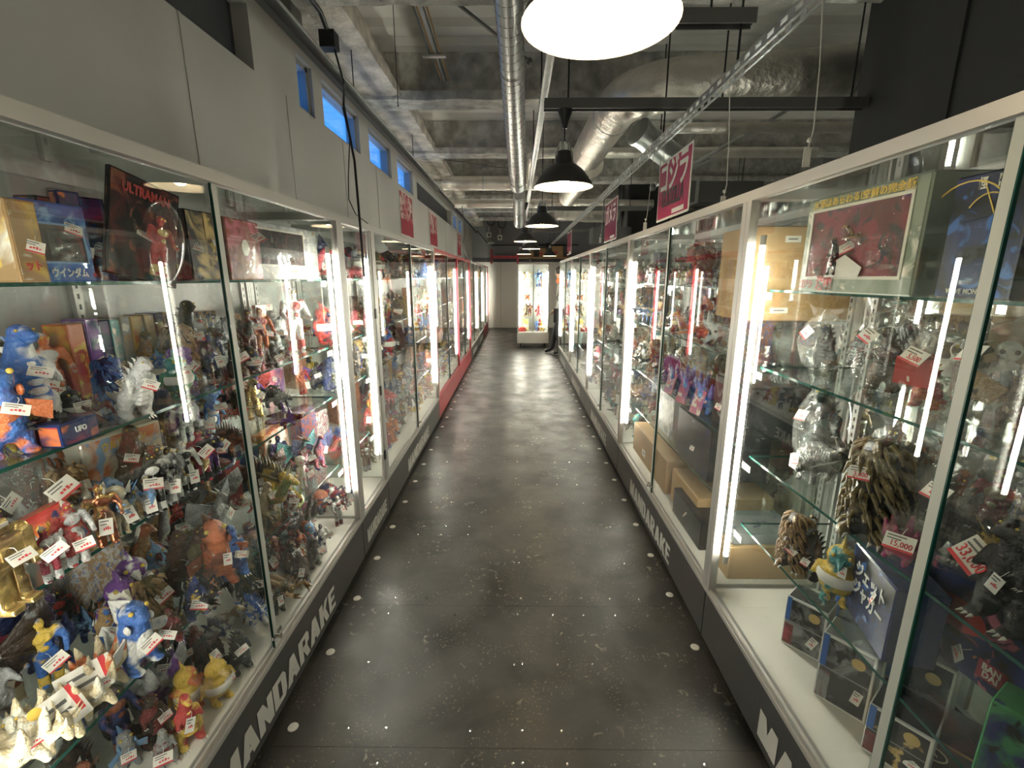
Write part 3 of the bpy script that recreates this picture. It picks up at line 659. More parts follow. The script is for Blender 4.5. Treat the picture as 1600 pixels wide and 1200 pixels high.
# white round markers stuck to the floor along both cabinet rows
def ORDN(n): return '%d%s' % (n, 'th' if 10 < n % 100 < 14 else {1: 'st', 2: 'nd', 3: 'rd'}.get(n % 10, 'th'))
dm = MB().lathe([(0, .003), (.012, .003), (.0175, .0022), (.019, 0)], 20).mesh('floor_marker', M_CARD, True)
for s, x, y in (('left', -.8126, 1.3336), ('right', .7952, 1.7210)):
    for k in range(36 if s == 'left' else 30):
        yy = y + .3444 * k
        if yy < 12.6: tag(link('floor_marker', dm, None, (x, yy, 0)), 'white round floor marker, %s from the camera along the %s cabinets' % (ORDN(k + 1), s), 'floor marker', 'white round floor markers, %s row' % s)
# red pole and rail beyond the left row, cartons above the far wall shelf
r = root('red_rail', 'red rail frame on the far wall left of the showcase', 'rail', (0, 0, 0))
MB().box((-.78, 14.6, 2.16), (.05, 14.66, 2.24)).build('cross_rail', M_RED, r); MB().box((.0, 14.58, 2.0), (.06, 14.66, 2.36)).build('post', M_RED, r); MB().box((-.80, 14.4, 2.0), (-.74, 14.5, 2.42)).build('post', M_RED, r)
r = root('storage_shelf', 'pale wall shelf carrying cartons on the far wall', 'shelf', (0, 0, 0))
MB().box((.05, 14.3, 2.16), (1.9, 14.85, 2.19)).build('shelf_board', M_KRAFT, r)
for x in (.4, 1.5): MB().box((x, 14.32, 2.08), (x + .03, 14.85, 2.16)).build('shelf_bracket', M_STEEL, r)
for i, (x, w, h, m, lab) in enumerate(((.30, .42, .17, M_KRAFT, 'long brown carton on the far wall shelf'), (.78, .2, .26, M_KRAFT, 'small tall brown carton in the middle of the far wall shelf'), (1.22, .36, .32, M_KRAFT, 'biggest brown carton on the far wall shelf'), (.25, .34, .12, M_CARD, 'white carton lying on the long brown carton'))):
    z = 2.19 + (.17 if i == 3 else 0); r = root('carton', lab, 'carton', (x, 14.5, z), 0, 'cartons on the far shelf')
    MB().box((-w / 2, -.13, 0), (w / 2, .13, h)).build('carton_body', m, r); MB().box((-w / 2, -.02, h), (w / 2, .02, h + .001)).box((-w / 2, -.0, h * .3), (0, -.1305, h * .5), 1).build('tape', [M_CARD, M_REDINK], r)

# ------------------------------------------------------------------ toy figures: moulded bodies grown as one skin, coloured parts added
def blob(prims, voxel=.02, smooth=2):
    bm = bmesh.new()
    for p in prims:
        if p[0] == 's':
            rr = p[2] if isinstance(p[2], tuple) else (p[2],) * 3
            bmesh.ops.create_icosphere(bm, subdivisions=2, radius=1, matrix=Matrix.Translation(p[1]) @ Matrix.Diagonal((*rr, 1)))
        elif p[0] == 'b':
            bmesh.ops.create_cube(bm, size=1, matrix=Matrix.Translation(p[1]) @ Matrix.Diagonal((*p[2], 1)))
        else:
            a, ra, c, rc = Vector(p[1]), p[2], Vector(p[3]), p[4]
            for q, rq in ((a, ra), (c, rc)): bmesh.ops.create_icosphere(bm, subdivisions=2, radius=rq, matrix=Matrix.Translation(q))
            d = c - a
            if d.length > 1e-4:
                M = Matrix.Translation((a + c) / 2) @ d.to_track_quat('Z', 'Y').to_matrix().to_4x4()
                bmesh.ops.create_cone(bm, cap_ends=True, segments=12, radius1=ra, radius2=rc, depth=d.length, matrix=M)
    me = bpy.data.meshes.new('blob'); bm.to_mesh(me); bm.free()
    o = bpy.data.objects.new('blob', me); COL.objects.link(o)
    m = o.modifiers.new('r', 'REMESH'); m.mode = 'VOXEL'; m.voxel_size = voxel; m.use_smooth_shade = True
    if smooth: s = o.modifiers.new('s', 'SMOOTH'); s.factor = .5; s.iterations = smooth
    bpy.context.view_layer.update()
    out = bpy.data.meshes.new_from_object(o.evaluated_get(bpy.context.evaluated_depsgraph_get())); bpy.data.objects.remove(o)
    out.polygons.foreach_set('use_smooth', [True] * len(out.polygons))
    return out
def sym(*ps):
    out = []
    for p in ps:
        out.append(p); q = [(x[0], -x[1], x[2]) if isinstance(x, tuple) and len(x) == 3 and i in (1, 3) else x for i, x in enumerate(p)]
        out.append(tuple(q))
    return out
def eyes(x, y, z, r): return MB().ball((x, y, z), r * .85).ball((x, -y, z), r * .85)
T = {}
def kind(key, name, cat, prims, extras, voxel=.022, rad=.24, body='body'):
    me = blob(prims, voxel); me.materials.clear(); me.materials.append(M_VINYL)
    parts = []; mg = MB(); mg.merge(me, 0)
    for pn, mb, ck in extras:
        parts.append((pn, mb.mesh(pn, M_EYE if pn == 'eyes' and ck == 'w' else M_VINYL2 if ck == 2 else M_CARD if ck == 'w' else M_VINYL, True), ck))
        mg.merge(parts[-1][1], 1 if ck == 2 else 3 if pn == 'eyes' else 2 if ck == 'w' else 0)
    one = mg.mesh(name, [M_VINYL, M_VINYL2, M_CARD, M_EYE]); one.polygons.foreach_set('use_smooth', [True] * len(one.polygons))
    T[key] = dict(name=name, cat=cat, body=me, parts=parts, one=one, rad=rad, bn=body)
rg = random.Random(11)
# upright dinosaur monster
f = MB()
for i, (x, z, h) in enumerate(((-.07, .84, .05), (-.11, .74, .08), (-.15, .62, .11), (-.17, .50, .12), (-.19, .38, .10), (-.26, .26, .07), (-.36, .17, .05))):
    for s in (-1, 1): f.slab([(x + .03, s * .02, z - h * .5), (x - h * .8, s * .035, z + h * .45), (x + .01, s * .02, z + h * .4)], (0, .012, 0))
bl = MB()
for i in range(6): bl.ball((.125 + .02 * math.sin(i), 0, .26 + .075 * i), (.045, .09 - .008 * i, .036), n=10)
cl = MB()
for s in (-1, 1):
    for k in (-1, 0, 1): cl.cone((.15, s * .13 + k * .04, .02), (.21, s * .13 + k * .045, .008), .016).cone((.14, s * .17 + k * .015, .47), (.185, s * .165 + k * .02, .455), .009)
kind('kaiju', 'dinosaur_monster', 'monster toy', sym(('c', (.0, .13, .08), .085, (-.01, .11, .3), .115), ('s', (.06, .13, .035), (.115, .075, .04)), ('c', (.05, .13, .62), .055, (.14, .17, .48), .033)) +
     [('c', (-.01, 0, .32), .17, (.02, 0, .6), .135), ('c', (.02, 0, .62), .12, (.06, 0, .82), .08), ('s', (.09, 0, .89), (.10, .075, .075)), ('s', (.185, 0, .87), (.085, .055, .042)), ('s', (.17, 0, .825), (.07, .045, .022)),
      ('c', (-.1, 0, .26), .13, (-.32, 0, .12), .075), ('c', (-.32, 0, .12), .075, (-.5, 0, .06), .04), ('c', (-.5, 0, .06), .04, (-.62, 0, .07), .015)],
     [('dorsal_fins', f, 1), ('belly_plates', bl, 2), ('claws', cl, 'w'), ('eyes', eyes(.15, .06, .915, .014), 'w')], rad=.25)
# masked hero
kind('hero', 'masked_hero', 'hero toy', sym(('c', (0, .075, .06), .045, (0, .075, .27), .058), ('c', (0, .075, .27), .055, (0, .055, .47), .075), ('s', (.03, .075, .025), (.075, .045, .03)), ('c', (0, .15, .76), .055, (.03, .21, .6), .042), ('c', (.03, .21, .6), .04, (.13, .19, .5), .032), ('s', (.16, .185, .49), .036)) +
     [('c', (0, 0, .5), .095, (0, 0, .62), .09), ('s', (0, 0, .70), (.095, .135, .11)), ('c', (0, 0, .8), .045, (0, 0, .86), .045), ('s', (.01, 0, .905), (.07, .06, .085))],
     [('head_crest', MB().slab([(.07, -.006, .96), (-.06, -.006, .99), (-.07, -.006, .90)], (0, .012, 0)), 2), ('chest_panel', MB().ball((.065, 0, .71), (.045, .10, .07), n=12).ball((.07, 0, .57), (.03, .05, .05)), 2),
      ('boots', MB().lathe([(.052, 0), (.06, .04), (.058, .15), (.056, .17)], 10, 0, (.005, .075, 0)).lathe([(.052, 0), (.06, .04), (.058, .15), (.056, .17)], 10, 0, (.005, -.075, 0)), 2), ('eyes', eyes(.065, .03, .925, .02), 'w')], .02, rad=.17)
# winged dragon
wg = MB()
for s in (-1, 1):
    a = (-.05, s * .10, .66); tips = [(-.12, s * .60, .98), (-.16, s * .66, .66), (-.14, s * .50, .42), (-.10, s * .28, .36)]
    for i in range(3): wg.slab([a, tips[i], tips[i + 1]], (-.012, 0, 0))
    for t in tips: wg.tube([a, t], [.022, .008], 5)
kind('dragon', 'winged_dragon', 'dragon toy', sym(('c', (.0, .10, .07), .05, (-.03, .10, .3), .08), ('s', (.06, .10, .03), (.10, .05, .03)), ('c', (.06, .11, .58), .04, (.15, .15, .46), .022)) +
     [('c', (-.02, 0, .34), .12, (.02, 0, .58), .11), ('c', (.02, 0, .6), .075, (.1, 0, .84), .045), ('s', (.14, 0, .89), (.09, .05, .05)), ('c', (.16, 0, .88), .04, (.27, 0, .85), .02), ('c', (-.1, 0, .25), .09, (-.36, 0, .10), .05), ('c', (-.36, 0, .1), .05, (-.66, .1, .05), .012)],
     [('wings', wg, 2), ('horns', MB().cone((.08, .03, .93), (-.06, .07, 1.0), .018).cone((.08, -.03, .93), (-.06, -.07, 1.0), .018), 'w'), ('eyes', eyes(.19, .04, .91, .013), 'w')], rad=.3)
# spiked four-legged beast (height 1 = top of spikes)
sp = MB()
for i in range(9):
    x = -.5 + i * .12; sp.cone((x, 0, .62 - .02 * abs(i - 5)), (x - .06, 0, .98 - .05 * abs(i - 4)), .06)
    for s in (-1, 1): sp.cone((x, s * .16, .52), (x - .05, s * .33, .66), .04)
kind('beast', 'spiked_beast', 'monster toy', sym(('c', (.32, .20, .08), .075, (.28, .17, .38), .10), ('c', (-.34, .20, .08), .075, (-.34, .17, .38), .11), ('s', (.36, .20, .05), (.1, .08, .05)), ('s', (-.3, .2, .05), (.1, .08, .05))) +
     [('c', (-.34, 0, .42), .2, (.26, 0, .44), .2), ('c', (.3, 0, .46), .15, (.56, 0, .52), .12), ('c', (.58, 0, .5), .11, (.74, 0, .44), .07), ('c', (-.4, 0, .4), .14, (-.75, 0, .22), .07), ('c', (-.75, 0, .22), .07, (-1.0, .1, .12), .02)],
     [('spikes', sp, 2), ('horn', MB().cone((.62, 0, .58), (.78, 0, .86), .04), 'w'), ('eyes', eyes(.68, .07, .54, .02), 'w')], .03, rad=.5)
# round bird
kind('bird', 'round_bird', 'bird toy', sym(('s', (.08, .12, .03), (.14, .08, .035)), ('c', (0, .12, .05), .05, (0, .12, .15), .06), ('c', (0, .25, .52), .06, (.02, .34, .32), .03)) +
     [('s', (0, 0, .38), (.26, .28, .28)), ('s', (.02, 0, .72), (.19, .2, .19)), ('c', (-.2, 0, .25), .08, (-.34, 0, .18), .03)],
     [('beak', MB().cone((.16, 0, .72), (.36, 0, .66), .075), 2), ('belly_band', MB().lathe([(.262, .33), (.285, .38), (.285, .46), (.262, .5)], 20), 'w'), ('crest', MB().cone((0, 0, .88), (-.1, 0, 1.02), .05).cone((.06, 0, .88), (.02, 0, 1.0), .04), 1), ('eyes', eyes(.17, .1, .79, .035), 'w')], .026, rad=.28)
# robot
kind('robot', 'robot', 'robot toy', sym(('b', (0, .1, .14), (.14, .13, .26)), ('b', (.04, .1, .03), (.24, .15, .06)), ('b', (0, .09, .36), (.12, .11, .22)), ('b', (0, .27, .58), (.12, .11, .3)), ('s', (0, .24, .74), .085), ('b', (.05, .27, .4), (.13, .12, .12))) +
     [('b', (0, 0, .62), (.22, .34, .26)), ('b', (0, 0, .47), (.17, .24, .1)), ('b', (0, 0, .78), (.1, .1, .06)), ('b', (.01, 0, .88), (.17, .16, .15))],
     [('chest_panel', MB().box((.1, -.1, .56), (.13, .1, .7)).lathe([(0, 0), (.06, 0), (.06, .02)], 12, 0, (0, 0, .955)), 2), ('antenna', MB().cone((0, .07, .94), (-.03, .12, 1.05), .014).cone((0, -.07, .94), (-.03, -.12, 1.05), .014), 2), ('visor', MB().box((.09, -.06, .88), (.105, .06, .915)), 'w')], .02, rad=.22)
# shaggy beast with curled locks
pr = [('c', (0, 0, .2), .2, (0, 0, .6), .2), ('s', (.04, 0, .82), (.17, .16, .16)), ('s', (.1, .13, .04), (.14, .1, .05)), ('s', (.1, -.13, .04), (.14, .1, .05))]
lk = MB()
for i in range(130):
    a = rg.uniform(0, 2 * math.pi); z = rg.uniform(.08, .96); rr = .2 if z < .7 else .17
    p = Vector((math.cos(a) * rr * .85, math.sin(a) * rr * .85, z)); q = p + Vector((math.cos(a + .5) * .09, math.sin(a + .5) * .09, -.05)); s = q + Vector((math.cos(a + 1.2) * .04, math.sin(a + 1.2) * .04, -.10))
    lk.tube([p, q, s], [.026, .021, .004], 6)
    if i % 6 == 0: pr.append(('c', tuple(p), .03, tuple(s), .012))
kind('shaggy', 'shaggy_beast', 'monster toy', pr, [('fur_locks', lk, 2), ('claws', MB().cone((.2, .1, .03), (.28, .1, .01), .02).cone((.2, -.1, .03), (.28, -.1, .01), .02).cone((.2, .16, .03), (.27, .18, .01), .02).cone((.2, -.16, .03), (.27, -.18, .01), .02), 'w')], .026, rad=.27)
# insect / crustacean
lg = MB()
for s in (-1, 1):
    for i, x in enumerate((-.25, -.05, .15)): lg.tube([(x, s * .14, .4), (x - .02, s * .4, .55), (x - .04, s * .55, .02)], [.04, .035, .012], 6)
    lg.tube([(.3, s * .15, .48), (.5, s * .34, .6), (.72, s * .26, .55)], [.05, .06, .07], 7).cone((.72, s * .26, .58), (.98, s * .2, .66), .06).cone((.72, s * .26, .52), (.95, s * .14, .46), .05)
kind('insect', 'insect_monster', 'insect toy', [('s', (-.45, 0, .42), (.4, .24, .22)), ('s', (-.05, 0, .46), (.24, .19, .2)), ('s', (.25, 0, .5), (.2, .17, .18)), ('c', (.34, 0, .56), .1, (.46, 0, .6), .08)],
     [('legs', lg, 2), ('wing_case', MB().ball((-.4, .1, .6), (.4, .1, .1)).ball((-.4, -.1, .6), (.4, .1, .1)), 2), ('antennae', MB().cone((.5, .05, .66), (.72, .12, .98), .02).cone((.5, -.05, .66), (.72, -.12, .98), .02), 1), ('eyes', eyes(.48, .08, .63, .04), 'w')], .03, rad=.5)
# big headed alien
kind('alien', 'big_headed_alien', 'alien toy', sym(('c', (0, .07, .05), .04, (0, .06, .4), .06), ('s', (.03, .07, .025), (.08, .045, .03)), ('c', (0, .12, .62), .045, (.06, .2, .36), .03)) +
     [('c', (0, 0, .42), .09, (0, 0, .62), .10), ('s', (0, 0, .83), (.15, .16, .17)), ('c', (-.06, 0, .9), .08, (-.2, 0, .86), .05)],
     [('eyes', eyes(.12, .075, .83, .045), 2), ('ears', MB().slab([(0, .14, .82), (-.05, .3, .98), (-.05, .26, .74)], (.02, 0, 0)).slab([(0, -.14, .82), (-.05, -.3, .98), (-.05, -.26, .74)], (.02, 0, 0)), 2), ('belt', MB().lathe([(.10, .42), (.105, .44), (.105, .47), (.1, .49)], 14), 'w')], .022, rad=.2)
# petal creature: curled lobes
pr = [('s', (0, 0, .3), (.24, .24, .26))]
for i in range(7):
    a = i * .9; pr += [('c', (math.cos(a) * .12, math.sin(a) * .12, .35), .12, (math.cos(a) * .32, math.sin(a) * .32, .55), .1), ('c', (math.cos(a) * .32, math.sin(a) * .32, .55), .1, (math.cos(a) * .4, math.sin(a) * .4, .88), .03)]
pr += [('c', (.1, .16, .2), .1, (.26, .2, .05), .06), ('c', (.1, -.16, .2), .1, (.26, -.2, .05), .06), ('c', (-.15, .12, .2), .1, (-.24, .18, .05), .06), ('c', (-.15, -.12, .2), .1, (-.24, -.18, .05), .06)]
kind('petal', 'petal_monster', 'monster toy', pr, [('spots', MB().ball((.2, .1, .35), .05).ball((.22, -.08, .28), .05), 2)], .03, rad=.36)
# fish monster on two legs
fn = MB().slab([(.05, -.012, .98), (-.3, -.012, .92), (-.26, -.012, .6), (-.14, -.012, .6)], (0, .024, 0)).slab([(-.25, -.012, .32), (-.5, -.012, .5), (-.5, -.012, .12)], (0, .024, 0))
for s in (-1, 1): fn.slab([(.06, s * .17, .56), (.1, s * .36, .5), (.06, s * .34, .3), (.02, s * .18, .38)], (.02, 0, 0))
kind('fish', 'fish_monster', 'monster toy', sym(('c', (.02, .12, .06), .07, (0, .11, .24), .1), ('s', (.08, .13, .03), (.12, .08, .035))) + [('c', (0, 0, .3), .18, (0, 0, .6), .17), ('s', (.03, 0, .78), (.17, .15, .17)), ('s', (.16, 0, .72), (.08, .09, .05)), ('c', (-.12, 0, .28), .1, (-.3, 0, .3), .04)],
     [('fins', fn, 2), ('gill_stripes', MB().ball((.1, .15, .66), (.05, .03, .06)).ball((.1, -.15, .66), (.05, .03, .06)).ball((.15, 0, .45), (.045, .1, .1)), 2), ('eyes', eyes(.14, .1, .86, .035), 'w')], .024, rad=.27)
# sea serpent
pr = []; pts = [Vector((.55 * math.cos(a * .5) * (1 - a * .045), .4 * math.sin(a * .5) * (1 - a * .04), .12 + .02 * a)) for a in range(12)]
for i in range(11): pr.append(('c', tuple(pts[i]), .04 + .008 * i, tuple(pts[i + 1]), .05 + .008 * i))
e = pts[-1]; pr += [('c', tuple(e), .12, (e.x + .12, e.y + .05, .62), .11), ('c', (e.x + .12, e.y + .05, .62), .11, (e.x + .3, e.y + .05, .82), .1), ('c', (e.x + .3, e.y + .05, .82), .1, (e.x + .52, e.y + .05, .76), .06)]
sn = MB()
for i in range(2, 12): sn.cone(pts[i] + Vector((0, 0, .08)), pts[i] + Vector((0, 0, .24)), .04)
kind('worm', 'sea_serpent', 'serpent toy', pr, [('spikes', sn, 2), ('eyes', MB().ball((e.x + .4, e.y + .14, .86), .03).ball((e.x + .4, e.y - .04, .86), .03), 'w')], .03, rad=.5)
# chibi mini
kind('mini', 'capsule_toy', 'mini toy', sym(('c', (0, .1, .06), .08, (0, .1, .2), .09), ('c', (0, .2, .42), .06, (.08, .26, .26), .05)) + [('c', (0, 0, .26), .17, (0, 0, .4), .15), ('s', (0, 0, .7), (.26, .27, .27))],
     [('cap', MB().lathe([(.27, .74), (.25, .84), (.16, .96), (0, 1.0)], 16), 2), ('face', MB().ball((.16, 0, .64), (.12, .15, .12)), 'w'), ('belly', MB().ball((.12, 0, .33), (.08, .1, .09)), 2)], .03, rad=.26)
# long flat ray creature
kind('ray', 'winged_ray', 'monster toy', [('s', (0, 0, .4), (.5, .22, .22)), ('c', (.4, 0, .45), .16, (.7, 0, .5), .1), ('c', (-.4, 0, .4), .12, (-1.0, 0, .3), .03), ('s', (0, .4, .38), (.3, .45, .09)), ('s', (0, -.4, .38), (.3, .45, .09)), ('c', (.1, .15, .3), .1, (.15, .2, .06), .06), ('c', (.1, -.15, .3), .1, (.15, -.2, .06), .06), ('c', (-.2, 0, .3), .08, (-.25, 0, .05), .06)],
     [('dorsal_fins', MB().cone((0, 0, .55), (-.15, 0, 1.0), .1).cone((.25, 0, .55), (.15, 0, .85), .07), 2), ('eyes', eyes(.66, .09, .56, .03), 'w')], .04, rad=.55)

# ------------------------------------------------------------------ colours
C = dict(black=(.012, .012, .013), charcoal=(.035, .034, .035), dkgreen=(.02, .045, .04), green=(.04, .22, .08), olive=(.12, .10, .035), brown=(.085, .04, .02), dkbrown=(.035, .02, .014), tan=(.36, .22, .09),
         cream=(.66, .55, .34), ivory=(.70, .68, .58), white=(.72, .72, .70), grey=(.25, .26, .27), silver=(.5, .51, .52), red=(.46, .03, .025), dkred=(.17, .02, .02), crimson=(.34, .02, .05), orange=(.62, .14, .02), rust=(.28, .08, .03),
         yellow=(.70, .46, .02), gold=(.62, .42, .12), bronze=(.20, .145, .045), blue=(.03, .14, .50), navy=(.015, .03, .13), sky=(.16, .36, .66), teal=(.02, .25, .27), purple=(.14, .04, .26), violet=(.24, .09, .4), pink=(.58, .14, .22), magenta=(.45, .05, .2), lime=(.3, .42, .05))
for k_, v_ in list(C.items()):
    g_ = .3 * v_[0] + .55 * v_[1] + .15 * v_[2]; C[k_] = tuple(.86 * q + .14 * g_ for q in v_)
CN = dict(dkgreen='dark green', dkbrown='dark brown', dkred='dark red', sky='pale blue', rust='rust-brown')
rt = random.Random(77)
def tag_mesh(w, h, band, price=None):
    mb = MB().box((0, -w / 2, -h), (.0012, w / 2, 0)); e = .0016
    mb.box((.0012, -w * .42, -h * .2), (e, w * .2, -h * .12), 2).box((.0012, -w * .42, -h * .38), (e, w * .05, -h * .31), 2)
    if not price:
        for i in range(4): mb.box((.0012, -w * .2 + i * w * .14, -h * (.70 - .03 * (i % 2))), (e, -w * .1 + i * w * .14, -h * (.56 - .04 * (i % 3))), 1)
    if band: mb.box((.0012, -w / 2, -h), (e, w / 2, -h * .87), 1)
    mb.tube([(0, 0, 0), (-.003, .002, .012), (-.012, 0, .02)], .0007, 4)
    me = mb.mesh('price_tag', [M_CARD, M_REDINK, M_GREYINK])
    if price:
        b = MB(); b.v, b.f, b.m = mb.v, mb.f, mb.m
        b.merge(text_mesh(price, h * .5, M_REDINK, .01, .9), 1, Matrix.Translation((.0016, w * .08, -h * .62)) @ FACE_X.to_matrix().to_4x4())
        me = b.mesh('price_tag', [M_CARD, M_REDINK, M_GREYINK])
    return me
TAGS = [tag_mesh(.05, .028, 0), tag_mesh(.042, .03, 1), tag_mesh(.03, .046, 0), tag_mesh(.055, .036, 1)]
def put_tag(r, x, y, z, sc=.8, i=None, me=None, yaw=None):
    me = me or TAGS[rt.randrange(4) if i is None else i]
    o = link('price_tag', me, r, (x, y, z), sc=sc); o.rotation_euler = (R(rt.uniform(-28, 28)), R(rt.uniform(-40, -5)), R(rt.uniform(-35, 15)) if yaw is None else yaw); return o
def figure(key, loc, h, c1, c2, label, rz=0., pose=None, tg=True, group=None, metal=False, cat=None, tag_me=None):
    t = T[key]; r = root(t['name'], label, cat or t['cat'], loc, rz, group)
    if pose: r.rotation_euler = (R(pose[0]), R(pose[1]), rz)
    o = paint(link(t['bn'], t['body'], r, sc=h), C[c1], C[c2])
    ov = M_METALV if metal else None
    if ov: o.material_slots[0].link = 'OBJECT'; o.material_slots[0].material = ov
    for pn, me, ck in t['parts']:
        q = paint(link(pn, me, r, sc=h), C[c1], C[c2])
        if ov and ck != 'w': q.material_slots[0].link = 'OBJECT'; q.material_slots[0].material = ov
    if tg: put_tag(r, h * (.2 + .05 * rt.random()), rt.uniform(-.1, .12) * h, h * rt.uniform(.42, .72), me=tag_me)
    return r
def carton(name, loc, w, d, h, cols, label, rz=0., title=None, tcol='white', tpos=.8, tsize=.2, window=None, wcols=('black', 'charcoal', 'dkred'), cat='toy box', group=None, tg=True, side=None, pose=None, extra=(), body=None, bold=.03, tsx=.8):
    """printed toy box: w along y, d along x, h up; front faces local +x"""
    r = root(name, label, cat, loc, rz, group)
    if pose: r.rotation_euler = (R(pose[0]), R(pose[1]), rz)
    c = [C[k] if isinstance(k, str) else k for k in cols]
    b = MB().box((-d / 2, -w / 2, 0), (d / 2, w / 2, h)).build('box_body', body or M_GLOSS, r); paint(b, C[side] if isinstance(side, str) else side or c[0])
    bv = b.modifiers.new('b', 'BEVEL'); bv.width = min(w, d, h) * .03; bv.segments = 1
    e = .0008
    fr = paint(MB().box((d / 2, -w / 2 + .004, .004), (d / 2 + e, w / 2 - .004, h - .004)).build('front_print', M_PRINT, r), c[0], c[1], c[2])
    paint(MB().box((-d / 2 + .004, -w / 2 - e, .004), (d / 2 - .004, -w / 2, h - .004)).build('side_print', M_PRINT, r), c[0], c[2], c[1])
    paint(MB().box((-d / 2 + .004, -w / 2 + .004, h), (d / 2 - .004, w / 2 - .004, h + e)).build('top_print', M_PRINT, r), c[0], c[0], c[1])
    if window:
        y0, y1, z0, z1 = window; m = min(w, h) * .03
        y0, y1, z0, z1 = -w / 2 + y0 * w, -w / 2 + y1 * w, z0 * h, z1 * h
        f = paint(MB().box((d / 2 + e, y0 - m, z0 - m), (d / 2 + .004, y1 + m, z0)).box((d / 2 + e, y0 - m, z1), (d / 2 + .004, y1 + m, z1 + m)).box((d / 2 + e, y0 - m, z0), (d / 2 + .004, y0, z1)).box((d / 2 + e, y1, z0), (d / 2 + .004, y1 + m, z1)).build('window_border', M_PAINT, r), c[2])
        paint(MB().box((d / 2 + e, y0, z0), (d / 2 + .0015, y1, z1)).build('window_inner', M_PRINT, f), *[C[q] for q in wcols])
        MB().box((d / 2 + .0045, y0, z0), (d / 2 + .006, y1, z1)).build('window_film', M_WFILM, f)
    if title:
        for i, s in enumerate(title.split('\n')):
            link('lettering', text_mesh(s, tsize * h, M_TXT(tcol), bold, tsx), fr, (d / 2 + .0065 if window else d / 2 + .002, 0, h * tpos - i * tsize * h * 1.05), rot=FACE_X)
    for s, m, size, (y, z), bld in extra:
        link('lettering', text_mesh(s, size * h, M_TXT(m), bld, .85), fr, (d / 2 + .0068, y * w, z * h), rot=FACE_X)
    if tg: put_tag(r, d / 2 + .004, rt.uniform(-.25, .25) * w, h * rt.uniform(.4, .75))
    return r
TM = {}
def M_TXT(c):
    if c not in TM: TM[c] = plain('ink_' + c, C[c], .5)
    return TM[c]
def bag_mesh(seed, flat=1.):
    bm = bmesh.new(); bmesh.ops.create_icosphere(bm, subdivisions=3, radius=1); rr = random.Random(int(seed * 10) + 1)
    for v in bm.verts:
        x, y, z = v.co; q = abs(z) ** .6 * (1 if z > 0 else -1)
        s = 1 - .45 * max(0, z) ** 2
        n = noise.noise(Vector((x * 1.7 + seed, y * 1.7, z * 1.7))) * .26 + rr.uniform(-.05, .05)
        v.co = Vector((x * s * .36 * flat * (1 + n), y * (1.0 if z > .5 else s ** .4) * .36 * (1 + n), max(0, .47 + .47 * q * (1 + n * .5))))
    for f in bm.faces: f.smooth = False
    me = bpy.data.meshes.new('bag_film'); bm.to_mesh(me); bm.free(); me.materials.append(M_FILM); return me
def flap_mesh(seed):
    rr = random.Random(int(seed * 10) + 5); n = 9; vs = []
    for j, (z, w) in enumerate(((.80, .24), (.93, .34), (1.06, .46))):
        for i in range(n):
            a = i / (n - 1) * 2 - 1; vs.append((rr.uniform(-.05, .05) * (1 + j) * .6, a * w, z + (.05 * abs(a) if j == 2 else 0) + rr.uniform(-.015, .015)))
    mb = MB().add(vs, [(r * n + i, r * n + i + 1, (r + 1) * n + i + 1, (r + 1) * n + i) for r in range(2) for i in range(n - 1)]); return mb.mesh('bag_flap', M_FILM)
FLAPS = [flap_mesh(i * 3.1) for i in range(3)]
BAGS = [bag_mesh(i * 7.3, (1, .7, .85)[i]) for i in range(3)]
def bag(loc, h, label, rz=0, w=1., card=None, pose=None, price=None):
    r = root('clear_plastic_bag', label, 'plastic bag', loc, rz)
    if pose: r.rotation_euler = (R(pose[0]), R(pose[1]), rz)
    link('bag_film', BAGS[rt.randrange(3)], r, sc=(h * w, h * w, h))
    link('bag_flap', FLAPS[rt.randrange(3)], r, sc=(h * w, h * w, h * .96))
    if card: paint(MB().box((.34 * h * w, -.22 * h, .3 * h), (.345 * h * w, .2 * h, .62 * h)).build('header_card', M_PRINT, r), C[card], C[card], C['white'])
    me = tag_mesh(.06, .036, 1, price) if price else TAGS[3]
    put_tag(r, .36 * h * w, .02 * h, h * .72, 1.1, me=me, yaw=R(-15))
    return r

# ------------------------------------------------------------------ goods in the nearest cabinets
S1, S2, S3, S4, S5 = 1.59, 1.25, .99, .61, ZF
Q1, Q2, Q3, Q4, Q5 = 1.555, 1.265, .90, .60, ZF
PLACED = []
def spot(side, u, v, z, X=None):
    p = on_x(u, v, X) if X else on_z(u, v, z)
    p.z = z
    if side == 'L': p.x = min(max(p.x, -1.33), -.955)
    else: p.x = max(min(p.x, 1.31), .92)
    return p
def height(p, hpx):
    a = proj(p)[1]; b = proj((p.x, p.y, p.z + .12))[1]
    return .12 * hpx / (a - b)
GAP = {S1: .27, S2: .325, S3: .245, S4: .365, S5: .325, Q1: .305, Q2: .275, Q3: .35, Q4: .285, Q5: .31}
def fig(side, key, u, v, hpx, z, c1, c2, label, X=None, rz=None, pose=None, tg=True, metal=False, price=None):
    p = spot(side, u, v, z, X); h = min(height(p, hpx), GAP[z] * (.98 if not pose else 1.3))
    m = .9 + T[key]['rad'] * h * .8
    p.x = min(p.x, -m) if side == 'L' else max(p.x, m - .03)
    a = (R(-28) if side == 'L' else math.pi + R(28)) if rz is None else (R(rz) if side == 'L' else math.pi + R(rz))
    a += rt.uniform(-.2, .2)
    me = tag_mesh(.07, .045, 1, price) if price else None
    return figure(key, p, h, c1, c2, label, a, pose, tg, 'toys in the nearest %s cabinet' % ('left' if side == 'L' else 'right'), metal, tag_me=me)
